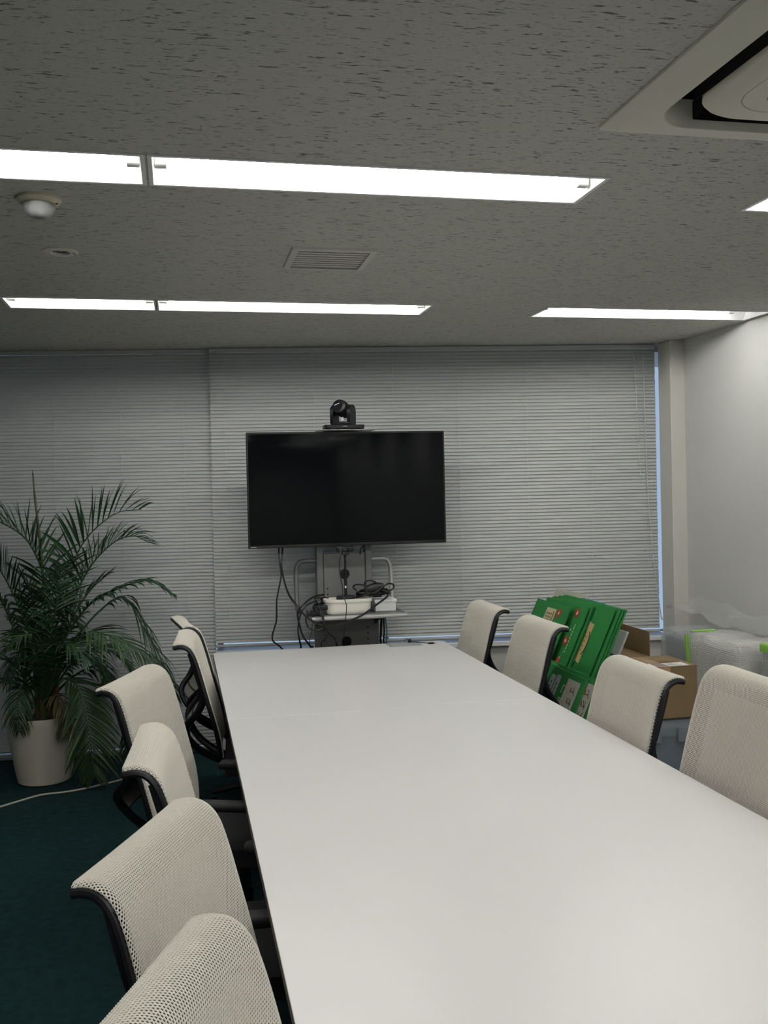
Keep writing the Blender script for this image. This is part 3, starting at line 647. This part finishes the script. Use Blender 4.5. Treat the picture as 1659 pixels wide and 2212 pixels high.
# tangle left of the bin
for k, (dx, lab) in enumerate(((0, 'black plug lying in the tangle left of the cream bin'), (-.05, 'black connector block lying flat on the cart shelf edge'))):
    q = ony(692-k*14, 1303+k*10, 5.19-k*.03)
    tag(MB().rbox(-.040, .040, -.018, .018, -.013, .013, .006, 2, Matrix.Translation((q.x, q.y, SHZ+.014+(1-k)*.028)) @ Matrix.Rotation(math.radians(-10+12*k), 4, 'Z')).obj('plug', M['black']), lab, 'plug')
for k in range(5):
    rr = random.Random(k+3); P = []
    for j in range(7): P.append((.728+rr.uniform(-.03, .04)+.010*j, 5.26+rr.uniform(-.05, .05), SHZ+.012+rr.uniform(0, .075)))
    tag(MB().tube(spline(P, 6), .0033, 6).obj('tangled_cable', M['black'], None, True), 'tangled black cable heaped on the shelf left of the cream bin', 'cable', 'tangled cables beside the bin')
# usb lead and clear sleeve on the table
p0 = onz(830, 1389, TZ)
tag(MB().box(p0.x, onz(898, 1384, TZ).x, 5.02, 5.15, TZ+.0004, TZ+.0012).obj('clear_sleeve', M['docpaper']), 'clear plastic sleeve lying flat at the far edge of the table', 'sleeve')
us = thing('usb_cable', 'short black cable with a ferrite lump and metal plug on the table', 'cable', (0, 0, 0))
U = lambda x, y, h=.004: onz(x, y, TZ)+Vector((0, 0, h))
MB().tube(spline([U(874, 1387), U(876, 1384.5, .006), U(880, 1384, .008), U(885, 1387.5, .006), U(900, 1388.5), U(915, 1389.5), U(926, 1391)], 6), .0022, 7).obj('lead', M['black'], us, True)
q = U(885, 1387.5, .009); MB().lathe([(0, -.020), (.008, -.018), (.010, -.008), (.010, .008), (.008, .018), (0, .020)], 12, mt=Matrix.Translation(q) @ Matrix.Rotation(math.radians(70), 4, 'Z') @ Matrix.Rotation(PI/2, 4, 'Y')).obj('ferrite', M['black'], us, True)
q = U(931, 1391); MB().rbox(-.015, .015, -.008, .008, -.004, .005, .002, 1, Matrix.Translation(q)).obj('plug_body', M['black'], us)
MB().box(.015, .027, -.006, .006, -.0025, .0025, Matrix.Translation(q)).obj('plug_metal', M['usb'], us)
# ================================================================== POTTED PALM
PC = Vector((-.757, 5.60, 0))
pl = thing('potted_palm', 'tall green palm in a tapered cream pot on the carpet by the blinds', 'plant', PC)
MB().lathe([(0, .0), (.130, .0), (.140, .006), (.150, .05), (.172, .18), (.194, .30), (.203, .362), (.202, .370), (.197, .372), (.192, .366), (.186, .33), (0, .33)], 48).obj('pot', M['pot'], pl, True)
MB().lathe([(.0, .345), (.09, .343), (.178, .335)], 32, close=False).obj('soil', M['soil'], pl, True)
for k in range(7):
    a = k*2.4; r = .02+.012*k; q = Vector((r*math.cos(a), r*math.sin(a)*.8, .33))
    MB().tube([q, q+Vector((.01*math.cos(a), .01*math.sin(a), .12)), q+Vector((.03*math.cos(a), .03*math.sin(a), .27+.03*(k % 3)))], [.019, .014, .008], 8).obj('trunk', M['trunk' if k % 2 else 'stem'], pl, True)
def frond(pix, leaf=.22, n=26, m='leaf', t0=.34, vee=.35, width=.013, droop=.35, spread=.95, seed=0):
    """pix: (px, py, y offset from the trunk) along the rachis, first point near the soil"""
    width *= 1.75; leaf *= 1.18; n = int(n*1.15); rr = random.Random(seed); P = [ony(x, y, PC.y-.03+(d*.35 if d > 0 else d))-PC for x, y, d in pix]
    pts = spline(P, 10); L = len(pts); b = MB()
    b.tube(pts, [.0065*(1-.82*i/(L-1))+.0008 for i in range(L)], 5)
    arcs = [0]
    for a, c in zip(pts[:-1], pts[1:]): arcs.append(arcs[-1]+(c-a).length)
    T = arcs[-1]
    def at(s):
        s = min(max(s, 0), T-1e-6); i = max(k for k in range(L-1) if arcs[k] <= s); f = (s-arcs[i])/max(arcs[i+1]-arcs[i], 1e-9)
        return pts[i].lerp(pts[i+1], f), (pts[min(i+2, L-1)]-pts[max(i-1, 0)]).normalized()
    for sgn in (-1, 1):
        for k in range(n):
            u = (k+.5)/n; s = T*(t0+(1-t0)*(u**.92)); p, tg = at(s)
            side = tg.cross(Vector((0, 0, 1)))
            if side.length < .25: side = side+tg.cross(Vector((.3, 1, 0)))
            side.normalize(); up = side.cross(tg).normalized()
            ln = leaf*(math.sin(PI*min(1, .22+u*.72))**.8)*(1+rr.uniform(-.12, .1))
            fw = .45+.75*u+rr.uniform(-.1, .1)
            d = (side*sgn*spread+tg*fw+up*(vee+rr.uniform(-.12, .12))).normalized()
            w = width*(1-.35*u)*(1+rr.uniform(-.15, .15))
            q = p.copy(); lf = []; S = 5
            wd_ = d.cross(up)
            if wd_.length < 1e-3: wd_ = tg.copy()
            wd_.normalize(); wd_ = (wd_+up*rr.uniform(-.5, .5)).normalized()
            dr = droop*(1+rr.uniform(-.4, .6))
            for j in range(S+1):
                f = j/S; ww = w*(.35+1.3*f if f < .35 else .80*(1-((f-.35)/.65)**1.6)+.02)*.5
                nrm = wd_.cross(d).normalized()
                lf += [q-wd_*ww, q+nrm*ww*.35, q+wd_*ww]
                d = (d+Vector((0, 0, -dr*(.12+.5*f)))).normalized(); q = q+d*(ln/S)
            b.add(lf, [(3*j+c, 3*j+c+1, 3*j+c+4, 3*j+c+3) for j in range(S) for c in (0, 1)])
    return b.obj('frond', M[m], pl, True)
FR = [
 ([(92, 1500, 0), (110, 1400, 0), (140, 1290, .0), (175, 1180, .0), (245, 1112, .02), (306, 1100, .05)], dict(leaf=.32, n=17, width=.019, vee=.75, droop=.22, t0=.42)),
 ([(95, 1500, .0), (120, 1400, -.02), (180, 1250, -.04), (235, 1180, -.05), (285, 1158, -.05), (322, 1172, -.04)], dict(leaf=.27, n=28, vee=.5, droop=.45, t0=.34)),
 ([(98, 1505, -.02), (130, 1400, -.06), (190, 1310, -.10), (260, 1270, -.13), (320, 1255, -.14), (374, 1284, -.15)], dict(leaf=.15, n=24, vee=.25, droop=.55, width=.017, t0=.34)),
 ([(98, 1510, .02), (150, 1400, .03), (215, 1320, .05), (270, 1292, .06), (312, 1360, .04), (355, 1440, .0), (372, 1520, -.02)], dict(leaf=.24, n=28, vee=.1, droop=.6, t0=.42)),
 ([(98, 1515, -.04), (130, 1430, -.12), (185, 1368, -.2), (240, 1375, -.28), (300, 1405, -.33), (350, 1440, -.36)], dict(leaf=.22, n=30, vee=.05, droop=.5, m='leaf2', t0=.36)),
 ([(88, 1500, 0), (105, 1380, 0), (98, 1260, .02), (60, 1170, .03), (0, 1128, .04), (-60, 1110, .05)], dict(leaf=.30, n=27, vee=.55, droop=.18, t0=.36)),
 ([(84, 1500, -.02), (72, 1400, -.05), (40, 1310, -.08), (0, 1232, -.1), (-45, 1180, -.12)], dict(leaf=.27, n=26, vee=.45, droop=.3, t0=.28)),
 ([(80, 1505, -.02), (50, 1420, -.05), (22, 1340, -.08), (-10, 1280, -.1), (-50, 1245, -.1)], dict(leaf=.17, n=22, vee=.3, droop=.6, m='leaf2', t0=.40)),
 ([(95, 1520, -.06), (125, 1470, -.14), (165, 1478, -.2), (186, 1540, -.25), (196, 1610, -.28), (204, 1680, -.28)], dict(leaf=.24, n=28, vee=.05, droop=.35, m='leaf2', t0=.20, width=.015)),
 ([(98, 1520, .0), (160, 1460, .0), (215, 1440, .0), (255, 1480, .0), (285, 1560, .0), (290, 1640, .0)], dict(leaf=.24, n=26, vee=.0, droop=.5, t0=.25)),
 ([(78, 1520, -.05), (50, 1460, -.1), (20, 1430, -.12), (-20, 1415, -.14)], dict(leaf=.15, n=18, vee=.2, droop=.4, t0=.2)),
 ([(70, 1530, -.08), (48, 1480, -.16), (38, 1520, -.21), (42, 1580, -.22)], dict(leaf=.13, n=16, vee=.0, droop=.7, t0=.3, width=.010)),
 ([(100, 1530, -.08), (122, 1500, -.16), (142, 1535, -.2), (140, 1590, -.21)], dict(leaf=.14, n=18, vee=.0, droop=.8, m='leafdry', t0=.25, width=.010)),
 ([(92, 1500, -.05), (100, 1410, -.1), (118, 1330, -.14), (128, 1270, -.15), (132, 1225, -.15)], dict(leaf=.18, n=22, vee=.4, droop=.3, t0=.25)),
 ([(90, 1500, -.08), (88, 1420, -.18), (72, 1375, -.26), (40, 1375, -.33), (12, 1400, -.36)], dict(leaf=.18, n=24, vee=.1, droop=.55, m='leaf2', t0=.3)),
 ([(96, 1505, .04), (130, 1400, .08), (165, 1320, .12), (200, 1270, .13), (240, 1235, .12)], dict(leaf=.2, n=24, vee=.3, droop=.4, t0=.3)),
 ([(92, 1510, -.1), (110, 1430, -.24), (135, 1395, -.34), (165, 1400, -.4), (190, 1430, -.42)], dict(leaf=.2, n=24, vee=.1, droop=.5, t0=.3)),
 ([(96, 1520, .06), (150, 1440, .12), (200, 1400, .15), (250, 1410, .15), (290, 1450, .12)], dict(leaf=.22, n=26, vee=.1, droop=.5, t0=.25)),
 ([(84, 1505, .06), (70, 1400, .1), (72, 1310, .12), (50, 1250, .12), (20, 1222, .1)], dict(leaf=.2, n=22, vee=.3, droop=.45, t0=.3)),
 ([(76, 1525, .05), (40, 1480, .08), (10, 1470, .08), (-20, 1490, .06)], dict(leaf=.18, n=18, vee=.2, droop=.5, t0=.2)),
 ([(100, 1515, -.02), (140, 1440, -.06), (180, 1410, -.08), (215, 1430, -.1), (235, 1490, -.1)], dict(leaf=.19, n=24, vee=.1, droop=.6, t0=.25)),
 ([(88, 1500, .02), (92, 1420, .03), (104, 1350, .03), (140, 1320, .02), (175, 1350, .0)], dict(leaf=.2, n=22, vee=.2, droop=.5, t0=.3)),
 ([(86, 1500, -.02), (78, 1430, -.08), (58, 1400, -.14), (30, 1430, -.18), (14, 1480, -.2)], dict(leaf=.18, n=22, vee=.1, droop=.6, t0=.25)),
]
for i, (a, k) in enumerate(FR): frond(a, seed=i, **k)
q = [ony(x, y, PC.y-.02)-PC for x, y in ((97, 1440), (96, 1340), (93, 1250), (84, 1150), (76, 1080), (70, 1014))]
MB().tube(spline(q, 6), [.0045]*10+[.0075]*10+[.0065]*6+[.004]*4+[.0008], 6).obj('spear_leaf', M['stem'], pl, True)
# loose white cable on the carpet
tag(MB().tube(spline([onz(x, y, .006) for x, y in ((-60, 1762), (0, 1743), (50, 1728), (90, 1717), (140, 1711), (185, 1703), (240, 1690), (290, 1678), (340, 1672))], 8), .0055, 8).obj('floor_cable', M['cablew'], None, True), 'white cable snaking across the dark green carpet past the pot', 'cable')
# ================================================================== STORED BOARDS AND CARTONS BY THE WALL
def carton(name, label, x0, x1, y0, y1, z0, z1, rz=0):
    t = thing(name, label, 'box', ((x0+x1)/2, (y0+y1)/2, z0), rz, 'brown cardboard cartons'); a, b, h = (x1-x0)/2, (y1-y0)/2, z1-z0
    MB().rbox(-a, a, -b, b, 0, h-.004, .003, 1).obj('carton_body', M['carton'], t)
    for s in (-1, 1): MB().box(-a, a, min(s*b, s*.002), max(s*b, s*.002), h-.004, h).obj('top_flap', M['carton'], t)
    return t, a, b, h
carton('cardboard_carton', 'brown carton standing on the floor under the tilted green boards', 1.83, 2.04, 4.26, 5.05, 0, .640)
carton('cardboard_carton', 'low brown carton beside the chairs, under the boards with beige panels', 1.66, 1.815, 3.86, 4.50, 0, .372)
t, a, b, h = carton('cardboard_carton', 'brown carton with a paper label and shiny tape on top of the storage tub', 1.95, 2.243, 3.90, 4.17, .520, .750)
MB().box(a-.21, a-.03, -b+.012, b-.18, h+.0003, h+.001).obj('paper_label', M['paper'], t)
for k in range(5): MB().box(a-.19+.005*k, a-.06-.012*(k % 3), -b+.022+.022*k, -b+.028+.022*k, h+.001, h+.0013).obj('label_print', M['ink'], t)
MB().box(-.04, .015, -b-.001, b+.0, h+.0004, h+.0012).box(-.04, .015, -b-.0012, -b-.0002, h-.06, h).obj('packing_tape', M['tape'], t)
t, a, b, h = carton('cardboard_carton', 'tall brown carton with one flap raised, behind the labelled carton', 2.065, 2.255, 4.36, 4.76, 0, .715)
MB().rbox(a-.006, a-.001, -b, b, h, h+.120, .001, 1).obj('raised_flap', M['carton'], t)
MB().prism([(.0, 0), (.0, .030), (.04, .045), (.10, .040), (.135, .020), (.14, .0)], -.0015, .0015, Matrix.Translation((a-.02, b-.145, h+.10)) @ Matrix(((0, 0, 1, 0), (1, 0, 0, 0), (0, 1, 0, 0), (0, 0, 0, 1)))).obj('torn_flap', M['cartonin'], t)
# storage tub under it
tb = thing('storage_tub', 'translucent blue-grey lidded storage tub under the labelled carton', 'tub', (2.095, 4.05, 0))
loft([(rrect(-.19, .19, -.17, .17, .03), .0), (rrect(-.205, .205, -.185, .185, .03), .46)]).obj('tub_body', M['tub'], tb, True)
MB().prism(rrect(-.187, .187, -.167, .167, .03), 0, .006).obj('tub_floor', M['tub'], tb)
MB().rbox(-.16, .15, -.14, .14, .008, .27, .02, 2).obj('folded_contents', M['tubin'], tb)
MB().rbox(-.15, .16, -.13, .13, .272, .36, .03, 2, Matrix.Rotation(.08, 4, 'Y')).obj('upper_contents', M['tubin'], tb)
loft([(rrect(-.215, .215, -.195, .195, .035), .455), (rrect(-.217, .217, -.197, .197, .035), .49), (rrect(-.21, .21, -.19, .19, .03), .508), (rrect(-.19, .19, -.17, .17, .03), .511), (rrect(-.02, .02, -.02, .02, .01), .511)]).obj('tub_lid', M['tub'], tb, True)
for s in (-.09, .05): MB().rbox(s-.03, s+.03, -.207, -.196, .43, .495, .003, 1).obj('lid_clip', M['tub'], tb)
# boards: leaning towards the wall, 25 degrees off upright, long sides along the room
BT = math.radians(25); BNn = Vector((-math.cos(BT), 0, math.sin(BT))); BE2 = Vector((math.sin(BT), 0, math.cos(BT))); BE1 = Vector((0, 1, 0))
BP = Vector((2.023, 4.2, .971))
def board(name, label, off, ynear, yfar, ztop, zbot, m='green', th=.009, group='stored green boards', rot=0):
    """off: how far the face stands in front of the reference plane; local x = along the room (far), local y = up the board, local z = out of the face"""
    x_at = lambda z: BP.x+(z-BP.z)*math.tan(BT)-off/math.cos(BT)
    org = Vector((x_at(zbot), ynear, zbot))
    t = thing(name, label, 'board', org, 0, group)
    mt = Matrix((BE1, BE2, BNn)).transposed().to_4x4() @ Matrix.Rotation(rot, 4, 'Z'); mt.translation = org; t.matrix_world = mt
    ln, hh = yfar-ynear, (ztop-zbot)/math.cos(BT)
    MB().rbox(0, ln, 0, hh, -th, 0, .0012, 1).obj('panel', M[m], t)
    return t, ln, hh
def decal(t, name, x0, x1, y0, y1, m, lift=.0006):
    return MB().box(x0, x1, y0, y1, .0001, lift).obj(name, M[m], t)
def poly(t, name, pts, m, lift=.0009): return MB().prism(pts, .0002, lift).obj(name, M[m], t)
def disc(t, name, cx, cy, r, m, lift=.0010, sx=1): return poly(t, name, [(cx+r*sx*math.cos(k*PI/12), cy+r*math.sin(k*PI/12)) for k in range(24)], m, lift)
def text(t, s, x, y, size, m, lift=.0012):
    """lettering turned a quarter: reads down the board"""
    cu = bpy.data.curves.new('lettering', 'FONT'); cu.body = s; cu.size = size; cu.extrude = .0004
    tmp = bpy.data.objects.new('tmp', cu); C.objects.link(tmp); bpy.context.view_layer.update()
    me = bpy.data.meshes.new_from_object(tmp.evaluated_get(bpy.context.evaluated_depsgraph_get())); bpy.data.objects.remove(tmp)
    me.materials.clear(); me.materials.append(M[m])
    o = bpy.data.objects.new('lettering', me); C.objects.link(o); o.parent = t
    o.matrix_local = Matrix(((0, -1, 0, x), (-1, 0, 0, y), (0, 0, 1, lift), (0, 0, 0, 1))); return o
# at the back: beige and blue
board('beige_board', 'beige board sticking up behind the green boards, farthest from the table', -.052, 4.70, 5.14, .985, .645, 'beige', .006)
board('beige_board', 'beige board just in front of the farthest one, behind the green boards', -.043, 4.74, 5.10, .978, .645, 'beige', .006)
board('blue_board', 'blue board edge showing between the green and beige boards', -.034, 4.45, 4.73, .972, .645, 'blue', .005)
GB = 'green board without print in the stack beside the white foam sheet'
for k in range(3):
    t, ln, hh = board('green_board', GB, -.014+.0-k*.0+(.0), 4.2, 4.9, .971, .648, 'green', .006) if False else board('green_board', ('plain green board at the bottom of the leaning stack', 'plain green board one above the bottom of the stack', 'plain green board right under the taped one')[k], -.022+.0085*k+.0, 4.185+.012*k, 4.90, .972, .646, 'green', .006)
t, ln, hh = board('green_board', 'green board with a strip of kraft tape bearing a dark curved mark', .008, 4.235, 4.92, .968, .650, 'green', .007)
# kraft tape runs up and down the board
tx = .196; poly(t, 'kraft_tape', [(tx-.052, .255), (tx+.0, .262), (tx+.008, .06), (tx-.045, .050)], 'kraft')
poly(t, 'torn_paper', [(tx-.002, .268), (tx+.012, .262), (tx+.012, .215), (tx+.0, .225)], 'white', .0007); poly(t, 'torn_paper', [(tx, .06), (tx+.014, .045), (tx+.012, .08)], 'white', .0007)
arc_o = [(tx-.028+.030*math.sin(math.radians(a))*-1, .155+.062*math.cos(math.radians(a))) for a in range(10, 171, 10)]; arc_i = [(x+.006, y*.96+.006) for x, y in arc_o]
poly(t, 'curved_mark', arc_o+arc_i[::-1], 'ink', .0014)
for k in range(4): poly(t, 'mark_dash', [(tx-.018, .19-.024*k), (tx-.010, .192-.024*k), (tx-.010, .184-.024*k), (tx-.018, .182-.024*k)], 'ink', .0014)
for k in range(2): board('green_board', ('narrow-edged green board standing between the taped board and the printed ones', 'green board in front of the taped board, its bare edge showing')[k], .018+.010*k, 4.436-.008*k, 4.95, .962-.004*k, .650, 'green', .007)
def badge(t, x, y, r=.026):
    disc(t, 'red_badge', x, y, r, 'red'); poly(t, 'badge_print', [(x-.010, y+.002), (x+.004, y+.012), (x+.008, y-.004), (x-.004, y-.012)], 'white', .0014)
    poly(t, 'badge_print', [(x-.012, y-.008), (x-.004, y-.006), (x-.006, y-.016), (x-.012, y-.015)], 'inkgreen', .0014)
# printed board with the round red badges
t, ln, hh = board('green_board', 'green board printed with round red badges and small white arrows', .042, 4.44, 4.98, .955, .645, 'green', .008)
badge(t, .098, hh-.040); badge(t, .105, hh-.190)
for yy in (hh-.132, hh-.282): poly(t, 'white_arrow', [(.090, yy+.006), (.104, yy+.007), (.098, yy-.006)], 'white', .0012)
for k in range(9): decal(t, 'fine_print', .066, .072, hh-.105-.018*k, hh-.094-.018*k+.003*(k % 2), 'white')
for k in range(6): decal(t, 'fine_print', .086, .089, hh-.235-.012*k, hh-.228-.012*k, 'greylabel')
text(t, 'ありがとう', .052, hh-.150, .020, 'white') if False else None
disc(t, 'red_badge', .105, .045, .02, 'red')
# foremost printed board with the little cream label
t, ln, hh = board('green_board', 'foremost green board with a cream column-printed label and a red badge', .075, 4.565, 5.02, .945, .640, 'green', .008)
poly(t, 'cream_label', [(.150, hh-.030), (.275, hh-.030), (.280, hh-.16), (.155, hh-.16)], 'cream_label'); poly(t, 'red_heading', [(.165, hh-.044), (.178, hh-.044), (.178, hh-.135), (.165, hh-.135)], 'red', .0013)
for k in range(6): 
    for j in range(4): decal(t, 'label_column', .192+.013*k, .198+.013*k, hh-.066-.018*j, hh-.054-.018*j-.002*(k % 2), 'ink', .0013)
badge(t, .110, hh-.045)
for k in range(4): decal(t, 'fine_print', .075, .079, hh-.105-.015*k, hh-.096-.015*k, 'white')
# lower boards with beige panels and big lettering
def lower(label, off, yn, zt, full, rot=0):
    t, ln, hh = board('green_board', label, off, yn, yn+.66, zt, .385, 'green', .010, rot=rot)
    poly(t, 'beige_panel', [(.04, hh-.028), (.175, hh-.028), (.175, .0), (.04, .0)], 'beige', .0008)
    text(t, 'イオン', .100, hh-.050, .052, 'inkgreen'); text(t, 'の', .118, hh-.195, .046, 'inkgreen')
    decal(t, 'red_stroke', .106, .113, hh-.085, hh-.060, 'red', .0022); decal(t, 'red_stroke', .104, .110, hh-.135, hh-.112, 'red', .0022)
    decal(t, 'red_line', .112, .119, hh-.275, hh-.240, 'red', .0016)
    poly(t, 'arrow_line', [(.055, hh-.155), (.058, hh-.153), (.086, hh-.205), (.083, hh-.207)], 'inkgreen', .0014)
    for k in range(4): decal(t, 'small_print', .064, .074, hh-.235-.024*k, hh-.222-.024*k, 'inkgreen', .0014)
    if full:
        text(t, 'ご協力', .200, hh-.055, .062, 'white')
        for x0, d in ((.255, .012), (.315, .020)):
            poly(t, 'grey_label', rrect(x0, x0+.050, .0, hh-d-.02, .01, 3), 'greylabel', .0008)
            for k in range(7): decal(t, 'label_text', x0+.022, x0+.030, hh-.085-.022*k, hh-.070-.022*k, 'ink', .0014)
    return t
lower('green board with beige panel and white lettering, showing two grey labels', .108, 4.03, .690, True)
lower('green board with beige panel, partly covered by a like board with white lettering', .094, 3.915, .700, False)
# white foam sheet between the boards and the carton
fs = MB().rbox(0, .30, 0, .13, -.012, 0, .004, 2).obj('foam_sheet', M['foam']); mt = Matrix((BE1, BE2, BNn)).transposed().to_4x4(); mt.translation = Vector((2.085, 4.37, .722)); fs.matrix_world = mt
tag(fs, 'pale foam sheet tucked between the green boards and the carton flap', 'foam sheet')
# ================================================================== BUBBLE-WRAPPED BUNDLES
def soft(x0, x1, y0, y1, z0, z1, r, amp, seed, n=14):
    """rounded, slightly puckered bundle"""
    rr = random.Random(seed); bm = bmesh.new(); bmesh.ops.create_cube(bm, size=1)
    bmesh.ops.subdivide_edges(bm, edges=bm.edges[:], cuts=n, use_grid_fill=True)
    ph = [rr.uniform(0, 6) for _ in range(6)]
    h = Vector((x1-x0, y1-y0, z1-z0))/2; c = Vector((x0+x1, y0+y1, z0+z1))/2
    for v in bm.verts:
        p = Vector((v.co.x*2*h.x, v.co.y*2*h.y, v.co.z*2*h.z))
        q = Vector([max(-h[i]+r, min(h[i]-r, p[i])) for i in range(3)]); d = p-q
        if d.length > 1e-6: p = q+d.normalized()*min(r, d.length)
        w = amp*(math.sin(p.y*31+ph[0]+p.z*17)+math.sin(p.z*43+ph[1]-p.y*19)+.7*math.sin(p.x*60+p.y*52+ph[2]))
        dirn = (p/ max(p.length, 1e-6)); p = p+Vector((dirn.x, dirn.y, max(0, dirn.z) if p.z > -h.z+.05 else 0))*w
        p.z = max(p.z, -h.z); v.co = c+p
    bm.verts.index_update(); b = MB(); b.add([v.co.copy() for v in bm.verts], [tuple(v.index for v in f.verts) for f in bm.faces]); bm.free(); return b
def bundle(label, x0, x1, y0, y1, z1, inner, seed, wrap='bubble'):
    t = thing('wrapped_bundle', label, 'bundle', ((x0+x1)/2, (y0+y1)/2, 0), 0, 'bubble-wrapped bundles')
    a, b = (x1-x0)/2, (y1-y0)/2
    soft(-a, a, -b, b, 0, z1, .045, .004, seed).obj('bubble_wrap', M[wrap], t, True)
    MB().rbox(-a+.03, a-.03, -b+.03, b-.03, .012, z1-.035, .01, 1).obj('wrapped_panel', M[inner], t)
    return t, a, b
TM = Matrix(((0, 0, 1, 0), (1, 0, 0, 0), (0, 1, 0, 0), (0, 0, 0, 1)))
t, a, b = bundle('bubble-wrapped dark grey panel in the corner under the window sill', 2.62, 2.88, 4.64, 4.98, .765, 'panelgrey', 1, 'bubble2')
MB().rbox(-a+.02, a-.06, -b+.015, -b+.028, .50, .62, .004, 1).obj('green_card', M['green'], t)
t, a, b = bundle('bubble-wrapped cream bundle closed with strips of lime green tape', 2.58, 2.86, 4.13, 4.61, .790, 'panelwhite', 2)
MB().prism([(-.010, .45), (.010, .45), (.014, .770), (-.006, .775)], -a-.007, -a-.004, Matrix.Translation((0, b-.05, 0)) @ TM).obj('green_tape', M['gtape'], t)
MB().prism([(-.005, .50), (.008, .48), (.045, .770), (.025, .775)], -a-.010, -a-.007, Matrix.Translation((0, b-.06, 0)) @ TM).obj('green_tape', M['gtape'], t)
MB().rbox(-a+.005, a-.14, b-.07, b-.052, .790, .797, .002, 1).obj('green_tape', M['gtape'], t)
t, a, b = bundle('bubble-wrapped grey bundle with lime green tape along its upper edge', 2.66, 2.93, 3.45, 4.08, .800, 'panelgrey', 3, 'bubble2')
MB().rbox(-a-.006, -a+.03, -b+.03, b-.03, .793, .803, .003, 1).rbox(-a-.009, -a-.004, -b+.03, b-.03, .765, .798, .002, 1).obj('green_tape', M['gtape'], t)
def sheet(i, j):
    y = 5.25-1.75*i; k = .018*math.sin(i*19+j*3)+.012*math.sin(i*47-j*4)
    x = 2.99-.20*j+k*.5*(1-j); z = .822+.012*math.sin(i*7+1)+.012*math.sin(j*6+i*13)-.012*j+abs(k)
    if j < .15: z += .03*(1-j/.15)
    return Vector((min(x, 3.005), y, z))
fl = MB().grid(sheet, 40, 10).obj('plastic_sheet', M['film'], None, True)
tag(fl, 'crumpled clear plastic sheet draped along the wall over the bundles', 'plastic sheet')
